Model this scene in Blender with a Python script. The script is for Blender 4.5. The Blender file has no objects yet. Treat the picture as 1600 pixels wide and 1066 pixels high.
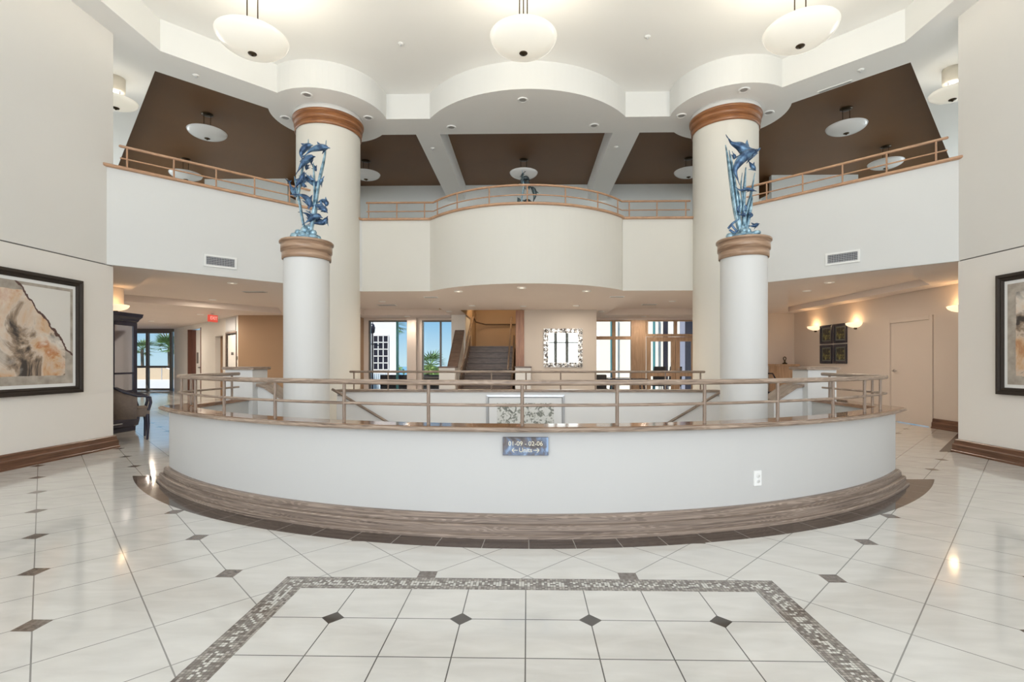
import bpy, bmesh, math, random
from mathutils import Vector, Matrix
from mathutils.geometry import tessellate_polygon
random.seed(7)
PI = math.pi
D = bpy.data
scene = bpy.context.scene
COL = scene.collection

# ------------------------------------------------------------------ camera
YAW = math.radians(1.1)
cam_d = D.cameras.new('camera'); cam = D.objects.new('camera', cam_d); COL.objects.link(cam)
cam_d.sensor_fit = 'HORIZONTAL'; cam_d.sensor_width = 36.0
cam_d.lens = 773.0 / 1600 * 36
cam_d.shift_x = -(809 - 800) / 1600
cam_d.shift_y = (565 - 533) / 1600
cam_d.clip_end = 400
cam.location = (0, 0, 1.22)
cam.rotation_euler = (PI / 2, 0, YAW)
scene.camera = cam
# ------------------------------------------------------------------ colour management
scene.view_settings.view_transform = 'Standard'
scene.view_settings.look = 'None'
scene.view_settings.exposure = 0.20
scene.view_settings.gamma = 1.0
scene.view_settings.use_curve_mapping = False
scene.cycles.max_bounces = 10
scene.cycles.diffuse_bounces = 6
scene.cycles.sample_clamp_indirect = 6.0
# ------------------------------------------------------------------ sky
world = D.worlds.new('sky'); scene.world = world; world.use_nodes = True
wn = world.node_tree.nodes; wl = world.node_tree.links; wn.clear()
wo = wn.new('ShaderNodeOutputWorld'); wb = wn.new('ShaderNodeBackground')
tc = wn.new('ShaderNodeTexCoord'); sx = wn.new('ShaderNodeSeparateXYZ'); cr = wn.new('ShaderNodeValToRGB')
wl.new(tc.outputs['Generated'], sx.inputs[0]); wl.new(sx.outputs['Z'], cr.inputs[0])
cr.color_ramp.elements[0].position = 0.0; cr.color_ramp.elements[0].color = (0.44, 0.63, 0.72, 1)
cr.color_ramp.elements[1].position = 0.30; cr.color_ramp.elements[1].color = (0.10, 0.27, 0.54, 1)
e = cr.color_ramp.elements.new(0.08); e.color = (0.22, 0.45, 0.66, 1)
wb.inputs['Strength'].default_value = 1.15
wl.new(cr.outputs[0], wb.inputs[0]); wl.new(wb.outputs[0], wo.inputs[0])

def lamp(name, kind, loc, energy, color=(1, 1, 1), rot=(0, 0, 0), **kw):
    d = D.lights.new(name, kind); d.energy = energy; d.color = color
    for k, v in kw.items(): setattr(d, k, v)
    o = D.objects.new(name, d); o.location = loc; o.rotation_euler = rot; COL.objects.link(o)
    return o
# sun on the terraces outside
lamp('sun', 'SUN', (0, 20, 20), 5.0, (1, .95, .88), (math.radians(38), math.radians(-22), 0), angle=.02)
# daylight through the tall glazed front of the lobby, behind the camera
W_COL = (.965, .985, 1.0)
lamp('window_daylight', 'AREA', (0, -5.7, 3.1), 760, W_COL, (math.radians(90), 0, 0), shape='RECTANGLE', size=10.6, size_y=5.2)
# fill lamps added out of view to brighten the upper storey and coffers
for s_ in (-1, 1):
    lamp('window_daylight_upper', 'AREA', (s_ * 12.84, 10.6, 4.5), 115, (.93, .98, 1), (0, s_ * PI / 2, 0), shape='RECTANGLE', size=2.2, size_y=5.4)
# ------------------------------------------------------------------ materials
def newmat(name):
    m = D.materials.new(name); m.use_nodes = True
    b = m.node_tree.nodes['Principled BSDF']
    return m, m.node_tree.nodes, m.node_tree.links, b

def ramp(nd, stops):
    r = nd.new('ShaderNodeValToRGB'); el = r.color_ramp.elements
    el[0].position, el[0].color = stops[0][0], (*stops[0][1], 1)
    el[1].position, el[1].color = stops[-1][0], (*stops[-1][1], 1)
    for p, c in stops[1:-1]:
        q = el.new(p); q.color = (*c, 1)
    return r

def plain(name, c, rough=.5, metal=0., var=.03, scale=3., bump=0., spec=.5):
    m, nd, lk, b = newmat(name)
    t = nd.new('ShaderNodeTexCoord'); n = nd.new('ShaderNodeTexNoise'); n.inputs['Scale'].default_value = scale
    n.inputs['Detail'].default_value = 4
    lk.new(t.outputs['Object'], n.inputs['Vector'])
    lo = tuple(max(0, v * (1 - var)) for v in c); hi = tuple(min(1, v * (1 + var)) for v in c)
    r = ramp(nd, [(.3, lo), (.7, hi)]); lk.new(n.outputs['Fac'], r.inputs[0]); lk.new(r.outputs[0], b.inputs['Base Color'])
    b.inputs['Roughness'].default_value = rough; b.inputs['Metallic'].default_value = metal
    b.inputs['Specular IOR Level'].default_value = spec
    if bump:
        n2 = nd.new('ShaderNodeTexNoise'); n2.inputs['Scale'].default_value = scale * 30
        lk.new(t.outputs['Object'], n2.inputs['Vector'])
        bp = nd.new('ShaderNodeBump'); bp.inputs['Strength'].default_value = bump; bp.inputs['Distance'].default_value = .003
        lk.new(n2.outputs['Fac'], bp.inputs['Height']); lk.new(bp.outputs[0], b.inputs['Normal'])
    return m

def emit(name, c, s):
    m, nd, lk, b = newmat(name)
    b.inputs['Base Color'].default_value = (*c, 1); b.inputs['Emission Color'].default_value = (*c, 1)
    b.inputs['Emission Strength'].default_value = s
    return m

def wood(name, dark, light, rough=.35, sx_=2.0, sy_=40., coord='UV', knots=.0, vert=False, dist=1.6, rings=60):
    """oak grain running along u (or along x for object coordinates)"""
    m, nd, lk, b = newmat(name)
    t = nd.new('ShaderNodeTexCoord'); mp = nd.new('ShaderNodeMapping'); mp.inputs['Scale'].default_value = (sy_, sy_, sx_) if vert else (sx_, sy_, sy_)
    lk.new(t.outputs[coord], mp.inputs[0])
    n = nd.new('ShaderNodeTexNoise'); n.inputs['Scale'].default_value = 1; n.inputs['Detail'].default_value = 7; n.inputs['Distortion'].default_value = dist
    lk.new(mp.outputs[0], n.inputs['Vector'])
    mid = tuple((a + c) / 2 for a, c in zip(dark, light))
    r = ramp(nd, [(.32, dark), (.45, mid), (.62, light)])
    lk.new(n.outputs['Fac'], r.inputs[0])
    # cathedral grain lines
    mp2 = nd.new('ShaderNodeMapping'); mp2.inputs['Scale'].default_value = (sy_ * .22, sy_ * .22, sx_ * .8) if vert else (sx_ * .8, sy_ * .22, sy_ * .22)
    lk.new(t.outputs[coord], mp2.inputs[0])
    n2 = nd.new('ShaderNodeTexNoise'); n2.inputs['Scale'].default_value = 1; n2.inputs['Detail'].default_value = 1.5
    lk.new(mp2.outputs[0], n2.inputs['Vector'])
    mu = nd.new('ShaderNodeMath'); mu.operation = 'MULTIPLY'; mu.inputs[1].default_value = rings
    si = nd.new('ShaderNodeMath'); si.operation = 'SINE'
    lk.new(n2.outputs['Fac'], mu.inputs[0]); lk.new(mu.outputs[0], si.inputs[0])
    r2 = ramp(nd, [(.0, (.62, .60, .58)), (.55, (1, 1, 1))]); lk.new(si.outputs[0], r2.inputs[0])
    mx = nd.new('ShaderNodeMix'); mx.data_type = 'RGBA'; mx.blend_type = 'MULTIPLY'; mx.inputs['Factor'].default_value = .25 + knots
    lk.new(r.outputs[0], mx.inputs[6]); lk.new(r2.outputs[0], mx.inputs[7]); lk.new(mx.outputs[2], b.inputs['Base Color'])
    b.inputs['Roughness'].default_value = rough
    return m

def glass(name, tint=(1, 1, 1), refl=.10):
    m, nd, lk, b = newmat(name); nd.remove(b)
    o = nd['Material Output']; tr = nd.new('ShaderNodeBsdfTransparent'); tr.inputs[0].default_value = (*tint, 1)
    g = nd.new('ShaderNodeBsdfGlossy'); g.inputs['Roughness'].default_value = .02
    fr = nd.new('ShaderNodeFresnel'); fr.inputs[0].default_value = 1.45
    mx = nd.new('ShaderNodeMixShader')
    lk.new(fr.outputs[0], mx.inputs[0]); lk.new(tr.outputs[0], mx.inputs[1]); lk.new(g.outputs[0], mx.inputs[2]); lk.new(mx.outputs[0], o.inputs[0])
    return m

M = {}
M['cream'] = plain('cream_wall_paint', (.74, .72, .685), .6, var=.012, scale=1.2, bump=.05)
M['wall_low'] = plain('taupe_wall_paint', (.80, .765, .72), .6, var=.012, scale=1.2, bump=.05)
M['white'] = plain('white_wall_paint', (.665, .66, .645), .6, var=.01, scale=1.2, bump=.05)
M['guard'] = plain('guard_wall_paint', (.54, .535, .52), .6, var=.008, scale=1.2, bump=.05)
M['wellwhite'] = plain('stair_well_white_paint', (.84, .83, .81), .6, var=.008, scale=1.2)
M['fascia'] = plain('ceiling_fascia_paint', (.72, .72, .70), .6, var=.008, scale=1.2)
M['midwall'] = plain('mirror_wall_paint', (.56, .50, .44), .6, var=.015, scale=1.2)
M['parapet'] = plain('parapet_paint', (.68, .68, .665), .6, var=.01, scale=1.2, bump=.04)
M['bowcream'] = plain('balcony_cream_paint', (.69, .665, .605), .6, var=.01, scale=1.2, bump=.04)
M['ceil'] = plain('ceiling_paint', (.90, .895, .875), .7, var=.01, scale=1.)
M['soffit'] = plain('soffit_paint', (.90, .895, .88), .7, var=.01, scale=1.)
M['brownceil'] = plain('brown_coffer_paint', (.18, .088, .034), .5, var=.06, scale=.9)
M['lowceil'] = plain('beige_ceiling_paint', (.74, .66, .61), .7, var=.015, scale=1.)
M['tan'] = plain('tan_wall_paint', (.40, .265, .165), .6, var=.02, scale=1.)
M['peach'] = plain('beige_hall_paint', (.60, .52, .455), .6, var=.015, scale=1.)
M['stairwall'] = plain('amber_stair_wall_paint', (.46, .33, .21), .6, var=.06, scale=.8)
M['upwall'] = plain('upper_grey_wall_paint', (.80, .82, .80), .6, var=.01)
M['darkreveal'] = plain('shadow_reveal', (.16, .15, .14), .8)
M['oak'] = wood('weathered_oak_rail', (.16, .11, .08), (.40, .305, .235), .32, 3, 46, knots=.2)
M['oakcap'] = wood('polished_oak_ledge', (.17, .085, .045), (.30, .17, .10), .10, 2.2, 26)
M['oakbase'] = wood('grey_brown_oak_baseboard', (.15, .11, .088), (.38, .30, .245), .38, 1.3, 70, knots=.55, dist=.7, rings=150)
M['oakbal'] = wood('orange_oak_rail', (.38, .20, .115), (.56, .34, .205), .35, 3, 40)
M['walnut'] = wood('dark_walnut_baseboard', (.075, .032, .016), (.17, .078, .042), .32, 1.6, 26)
M['capital'] = wood('chestnut_capital_wood', (.20, .075, .03), (.36, .155, .06), .35, 1.6, 20)
M['pedcap'] = wood('pedestal_cap_wood', (.26, .15, .09), (.46, .31, .21), .3, 1.6, 20)
M['nosing'] = plain('dark_stair_nosing', (.03, .02, .015), .4)  # dark colour for the painted shade line under each tread overhang
M['stairwood'] = wood('dark_stair_wood', (.085, .055, .042), (.18, .125, .095), .35, 2, 20, 'Object')
M['doorwood'] = wood('honey_door_wood', (.40, .25, .15), (.50, .34, .22), .6, 1.0, 14, 'Object', vert=True)
M['jamb'] = wood('amber_jamb_wood', (.20, .08, .035), (.36, .17, .08), .35, 1.0, 14, 'Object', vert=True)
M['black'] = plain('black_lacquer', (.022, .022, .035), .22)
M['frameblack'] = plain('black_picture_frame', (.035, .026, .02), .6, spec=.25)
M['silverframe'] = plain('silver_frame', (.55, .56, .58), .35, .6)
M['bronze'] = plain('dark_bronze_metal', (.07, .05, .03), .35, .8)
M['chrome'] = plain('chrome', (.7, .7, .7), .2, 1)
M['whiteplastic'] = plain('white_plastic', (.82, .82, .80), .4)
M['mat'] = plain('white_mat_board', (.84, .84, .83), .7, var=.005)
M['glass'] = glass('window_glass')
M['alum'] = plain('bronze_window_frame', (.16, .15, .14), .4, .4)
M['alumteal'] = plain('teal_window_frame', (.06, .22, .24), .4)
M['lens'] = plain('unlit_lamp_lens', (.40, .40, .40), .3)
M['ring'] = plain('white_lamp_ring', (.85, .85, .84), .35)
M['lit'] = emit('lit_downlight', (1, .86, .66), 5)
M['terrace'] = plain('pale_terrace_paving', (.74, .70, .62), .7, var=.03)
M['stucco'] = plain('cream_exterior_stucco', (.72, .67, .58), .8, var=.02)
M['whitestucco'] = plain('white_exterior_stucco', (.76, .76, .76), .8, var=.02)
M['palmgreen'] = plain('palm_leaf_green', (.10, .20, .045), .5, var=.5, scale=4)
M['hedge'] = plain('hedge_green', (.16, .26, .06), .7, var=.5, scale=6)
M['trunk'] = plain('palm_trunk', (.20, .14, .09), .9, var=.3, scale=8)
M['wicker'] = plain('dark_wicker', (.04, .032, .028), .5, var=.3, scale=30)
M['cushion'] = plain('white_outdoor_cushion', (.75, .75, .74), .8)
M['chairfab'] = plain('taupe_upholstery', (.17, .13, .105), .8, var=.1, scale=30)
M['darkwood'] = plain('dark_blue_black_wood', (.02, .02, .04), .2, var=.2)
M['gold'] = plain('gold_leaf', (.45, .36, .12), .4, .3)
M['sea'] = plain('distant_sea', (.20, .42, .52), .3)

def bowl_mat(name, base, s):
    m, nd, lk, b = newmat(name)
    b.inputs['Base Color'].default_value = (*base, 1); b.inputs['Roughness'].default_value = .12
    b.inputs['Emission Color'].default_value = (1, .93, .78, 1); b.inputs['Emission Strength'].default_value = s
    return m
M['bowl_lit'] = bowl_mat('lit_alabaster_glass', (.80, .78, .72), .30)
M['bowl_off'] = bowl_mat('white_alabaster_glass', (.80, .80, .80), .0)
M['bowl_warm'] = emit('warm_sconce_glass', (1, .80, .55), .85)

def patina(name, deep, mid, pale):
    m, nd, lk, b = newmat(name)
    t = nd.new('ShaderNodeTexCoord'); n = nd.new('ShaderNodeTexNoise'); n.inputs['Scale'].default_value = 14; n.inputs['Detail'].default_value = 6
    lk.new(t.outputs['Object'], n.inputs['Vector'])
    r = ramp(nd, [(.34, deep), (.5, mid), (.68, pale)]); lk.new(n.outputs['Fac'], r.inputs[0]); lk.new(r.outputs[0], b.inputs['Base Color'])
    b.inputs['Metallic'].default_value = .45; b.inputs['Roughness'].default_value = .33
    return m
M['bluebronze'] = patina('blue_bronze_patina', (.015, .035, .08), (.06, .12, .23), (.17, .30, .44))
M['palebronze'] = patina('pale_blue_patina', (.08, .16, .22), (.25, .40, .50), (.48, .66, .74))
M['darkbronze'] = patina('dark_green_patina', (.012, .02, .025), (.05, .07, .08), (.12, .18, .18))

# node-maths helper used by the floor
class NM:
    def __init__(s, nd, lk): s.nd, s.lk = nd, lk
    def __call__(s, op, a, b=None, c=None):
        n = s.nd.new('ShaderNodeMath'); n.operation = op
        for i, v in enumerate((a, b, c)):
            if v is None: continue
            if isinstance(v, (int, float)): n.inputs[i].default_value = v
            else: s.lk.new(v, n.inputs[i])
        return n.outputs[0]

def mixc(nd, lk, fac, a, b, mode='MIX'):
    n = nd.new('ShaderNodeMix'); n.data_type = 'RGBA'; n.blend_type = mode
    for k, v in ((0, fac), (6, a), (7, b)):
        if isinstance(v, (int, float)): n.inputs[k].default_value = v
        elif isinstance(v, tuple): n.inputs[k].default_value = (*v, 1)
        else: lk.new(v, n.inputs[k])
    return n.outputs[2]

def floor_material():
    m, nd, lk, b = newmat('polished_stone_tile_floor')
    g = nd.new('ShaderNodeNewGeometry'); sp = nd.new('ShaderNodeSeparateXYZ'); lk.new(g.outputs['Position'], sp.inputs[0])
    x, y = sp.outputs[0], sp.outputs[1]; q = NM(nd, lk)
    S = .5719; PH = -.045
    def dist_line(v, s, ph):      # distance to the nearest multiple of s
        t = q('SUBTRACT', v, ph); t = q('DIVIDE', t, s); t = q('ADD', t, .5); fr = q('FRACT', t); fr = q('SUBTRACT', fr, .5)
        return q('MULTIPLY', q('ABSOLUTE', fr), s)
    u = q('ADD', x, y); v = q('SUBTRACT', y, x)
    du = dist_line(u, S, PH); dv = dist_line(v, S, PH)
    gl = q('LESS_THAN', q('MINIMUM', du, dv), .0042)
    # square insets on every second crossing
    eu = q('DIVIDE', q('SUBTRACT', u, PH), 2 * S); ev = q('DIVIDE', q('SUBTRACT', v, PH), 2 * S)
    eu = q('MULTIPLY', q('SUBTRACT', q('FRACT', q('ADD', eu, .5)), .5), 2 * S)
    ev = q('MULTIPLY', q('SUBTRACT', q('FRACT', q('ADD', ev, .5)), .5), 2 * S)
    lx = q('ABSOLUTE', q('MULTIPLY', q('SUBTRACT', eu, ev), .5)); ly = q('ABSOLUTE', q('MULTIPLY', q('ADD', eu, ev), .5))
    inset = q('LESS_THAN', q('MAXIMUM', lx, ly), .052)
    # tile tone per tile
    cid = nd.new('ShaderNodeCombineXYZ'); lk.new(q('FLOOR', q('DIVIDE', q('SUBTRACT', u, PH), S)), cid.inputs[0]); lk.new(q('FLOOR', q('DIVIDE', q('SUBTRACT', v, PH), S)), cid.inputs[1])
    wn_ = nd.new('ShaderNodeTexWhiteNoise'); lk.new(cid.outputs[0], wn_.inputs[0])
    mp = nd.new('ShaderNodeMapping'); mp.inputs['Scale'].default_value = (1.4, 5, 1); mp.inputs['Rotation'].default_value = (0, 0, .6)
    lk.new(g.outputs['Position'], mp.inputs[0])
    n1 = nd.new('ShaderNodeTexNoise'); n1.inputs['Scale'].default_value = 2.2; n1.inputs['Detail'].default_value = 6; n1.inputs['Distortion'].default_value = .6
    lk.new(mp.outputs[0], n1.inputs['Vector'])
    r1 = ramp(nd, [(.3, (.60, .585, .55)), (.7, (.70, .685, .65))]); lk.new(n1.outputs['Fac'], r1.inputs[0])
    tone = mixc(nd, lk, q('MULTIPLY', wn_.outputs['Value'], .10), r1.outputs[0], (.56, .54, .50))
    n2 = nd.new('ShaderNodeTexNoise'); n2.inputs['Scale'].default_value = 45; lk.new(g.outputs['Position'], n2.inputs['Vector'])
    r2 = ramp(nd, [(.35, (.10, .075, .06)), (.65, (.20, .165, .14))]); lk.new(n2.outputs['Fac'], r2.inputs[0])
    grout = (.26, .25, .235)
    outer = mixc(nd, lk, gl, tone, grout); outer = mixc(nd, lk, inset, outer, r2.outputs[0])
    # inner carpet: straight grid
    T = .3055
    dx = dist_line(x, T, -.008); dy = dist_line(y, T, 2.338)
    gi = q('LESS_THAN', q('MINIMUM', dx, dy), .0028)
    ex = q('ABSOLUTE', q('MULTIPLY', q('SUBTRACT', q('FRACT', q('ADD', q('DIVIDE', q('SUBTRACT', x, -.008 + T), 2 * T), .5)), .5), 2 * T))
    ey = q('ABSOLUTE', q('MULTIPLY', q('SUBTRACT', q('FRACT', q('ADD', q('DIVIDE', q('SUBTRACT', y, 2.338), 2 * T), .5)), .5), 2 * T))
    idi = q('LESS_THAN', q('ADD', ex, ey), .055)
    inner = mixc(nd, lk, gi, r1.outputs[0], (.13, .125, .115)); inner = mixc(nd, lk, idi, inner, (.065, .055, .045))
    # mosaic border
    ax = q('ABSOLUTE', x); ay = q('ABSOLUTE', q('SUBTRACT', y, .72))
    ring = q('MAXIMUM', q('SUBTRACT', ax, 1.22), q('SUBTRACT', ay, 1.92))      # 0 at inner edge, .14 at outer
    in_in = q('LESS_THAN', ring, 0.); in_out = q('LESS_THAN', ring, .14)
    ms = .0156
    mg = q('LESS_THAN', q('MINIMUM', dist_line(x, ms, 0), dist_line(y, ms, 0)), .0011)
    mc = nd.new('ShaderNodeCombineXYZ'); lk.new(q('FLOOR', q('DIVIDE', x, ms)), mc.inputs[0]); lk.new(q('FLOOR', q('DIVIDE', y, ms)), mc.inputs[1])
    mw = nd.new('ShaderNodeTexWhiteNoise'); lk.new(mc.outputs[0], mw.inputs[0])
    rm = ramp(nd, [(0, (.12, .095, .08)), (.5, (.27, .24, .21)), (1, (.42, .38, .34))]); lk.new(mw.outputs['Value'], rm.inputs[0])
    band = q('LESS_THAN', q('ABSOLUTE', q('SUBTRACT', ring, .07)), .028)
    wt = q('MULTIPLY', band, q('GREATER_THAN', mw.outputs['Value'], .55))
    mos = mixc(nd, lk, wt, rm.outputs[0], (.64, .62, .57)); mos = mixc(nd, lk, mg, mos, (.10, .09, .08))
    col = mixc(nd, lk, in_out, outer, mos); col = mixc(nd, lk, in_in, col, inner)
    # dark tile strip round the curved wall
    cy = q('SUBTRACT', y, 8.69); rr = q('SQRT', q('ADD', q('MULTIPLY', x, x), q('MULTIPLY', cy, cy)))
    ang = q('ARCTAN2', x, q('MULTIPLY', cy, -1))
    aj = q('LESS_THAN', dist_line(ang, .0567, .002), .0005)
    strip = q('MULTIPLY', q('LESS_THAN', rr, 5.47), q('LESS_THAN', y, 5.2))
    r3 = ramp(nd, [(.3, (.045, .032, .026)), (.7, (.085, .062, .05))]); lk.new(n2.outputs['Fac'], r3.inputs[0])
    sc_ = mixc(nd, lk, aj, r3.outputs[0], (.35, .33, .30))
    col = mixc(nd, lk, strip, col, sc_)
    lk.new(col, b.inputs['Base Color'])
    b.inputs['Roughness'].default_value = .085
    b.inputs['Specular IOR Level'].default_value = .85
    n3 = nd.new('ShaderNodeTexNoise'); n3.inputs['Scale'].default_value = 1.5; lk.new(g.outputs['Position'], n3.inputs['Vector'])
    bp = nd.new('ShaderNodeBump'); bp.inputs['Strength'].default_value = .06; bp.inputs['Distance'].default_value = .02
    lk.new(n3.outputs['Fac'], bp.inputs['Height']); lk.new(bp.outputs[0], b.inputs['Normal'])
    return m
M['floor'] = floor_material()

def abstract_art(name, seed, ochre):
    m, nd, lk, b = newmat(name)
    t = nd.new('ShaderNodeTexCoord'); mp = nd.new('ShaderNodeMapping'); mp.inputs['Location'].default_value = (seed, seed * .7, 0)
    lk.new(t.outputs['UV'], mp.inputs[0])
    n = nd.new('ShaderNodeTexNoise'); n.inputs['Scale'].default_value = 2.3; n.inputs['Detail'].default_value = 8; n.inputs['Roughness'].default_value = .62; n.inputs['Distortion'].default_value = .9
    lk.new(mp.outputs[0], n.inputs['Vector'])
    r = ramp(nd, [(.37, (.05, .04, .035)), (.44, (.34, .25, .18)), (.48, (.62, .52, .43)), (.56, (.62, .42, .26)), (.62, ochre), (.72, (.78, .72, .62))])
    lk.new(n.outputs['Fac'], r.inputs[0])
    n2 = nd.new('ShaderNodeTexNoise'); n2.inputs['Scale'].default_value = 3; n2.inputs['Detail'].default_value = 8
    mp2 = nd.new('ShaderNodeMapping'); mp2.inputs['Location'].default_value = (seed + 5, 3, 1); lk.new(t.outputs['UV'], mp2.inputs[0]); lk.new(mp2.outputs[0], n2.inputs['Vector'])
    r2 = ramp(nd, [(.50, (0, 0, 0)), (.72, (1, 1, 1))]); lk.new(n2.outputs['Fac'], r2.inputs[0])
    c = mixc(nd, lk, r2.outputs[0], r.outputs[0], (.78, .74, .68))
    # stone-grey border with a torn diagonal edge
    q = NM(nd, lk); sp = nd.new('ShaderNodeSeparateXYZ'); lk.new(t.outputs['UV'], sp.inputs[0])
    n4 = nd.new('ShaderNodeTexNoise'); n4.inputs['Scale'].default_value = 9; n4.inputs['Detail'].default_value = 5; lk.new(t.outputs['UV'], n4.inputs['Vector'])
    wob = q('MULTIPLY', q('SUBTRACT', n4.outputs['Fac'], .5), .12)
    ex = q('MAXIMUM', q('ABSOLUTE', q('SUBTRACT', sp.outputs[0], .5)), q('ABSOLUTE', q('SUBTRACT', sp.outputs[1], .5)))
    edge = q('GREATER_THAN', q('ADD', ex, q('MULTIPLY', wob, .25)), .415)
    rg = ramp(nd, [(.3, (.28, .24, .20)), (.7, (.50, .45, .39))]); lk.new(n4.outputs['Fac'], rg.inputs[0])
    c = mixc(nd, lk, edge, c, rg.outputs[0])
    dg = q('ADD', q('ADD', q('MULTIPLY', sp.outputs[0], .9), q('MULTIPLY', sp.outputs[1], .75)), wob)
    torn = q('GREATER_THAN', dg, 1.13); line = q('MULTIPLY', q('GREATER_THAN', dg, 1.11), q('LESS_THAN', dg, 1.135))
    inside = q('LESS_THAN', ex, .47)
    c = mixc(nd, lk, q('MULTIPLY', torn, inside), c, (.72, .70, .66)); c = mixc(nd, lk, line, c, (.10, .05, .04))
    lk.new(c, b.inputs['Base Color']); b.inputs['Roughness'].default_value = .5
    return m
M['artL'] = abstract_art('abstract_stone_painting', 1.3, (.50, .20, .07))
M['artR'] = abstract_art('abstract_rust_painting', 8.1, (.45, .22, .10))

def speckle(name, cols, scale, rough=.5, metal=0, coord='Object', detail=5, dist=1.):
    m, nd, lk, b = newmat(name)
    t = nd.new('ShaderNodeTexCoord'); n = nd.new('ShaderNodeTexNoise'); n.inputs['Scale'].default_value = scale; n.inputs['Detail'].default_value = detail
    n.inputs['Distortion'].default_value = dist
    lk.new(t.outputs[coord], n.inputs['Vector'])
    r = ramp(nd, cols); lk.new(n.outputs['Fac'], r.inputs[0]); lk.new(r.outputs[0], b.inputs['Base Color'])
    b.inputs['Roughness'].default_value = rough; b.inputs['Metallic'].default_value = metal
    return m
M['plaque'] = speckle('blue_slate', [(.36, (.05, .045, .045)), (.46, (.13, .11, .11)), (.54, (.12, .15, .22)), (.66, (.30, .42, .62))], 9, .45)
M['mirrorframe'] = speckle('hammered_silver', [(.42, (.06, .05, .045)), (.5, (.45, .43, .40)), (.56, (.80, .79, .77))], 22, .3, .5, detail=2)
M['botan'] = speckle('botanical_print', [(.50, (.02, .02, .015)), (.60, (.20, .18, .06)), (.72, (.42, .40, .16))], 9, .5, detail=3)
M['wellart'] = speckle('line_drawing_art', [(.36, (.20, .21, .19)), (.44, (.30, .31, .27)), (.49, (.70, .70, .66)), (.62, (.78, .78, .75))], 16, .6, detail=3)
M['mirror'] = plain('mirror_glass', (.66, .68, .64), .02, 1)
M['gold_text'] = plain('pale_gold_lettering', (.72, .68, .52), .5)
M['red'] = emit('exit_sign_red', (.75, .10, .07), .45)
M['redtext'] = emit('exit_sign_letters', (.9, .55, .5), .7)

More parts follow.
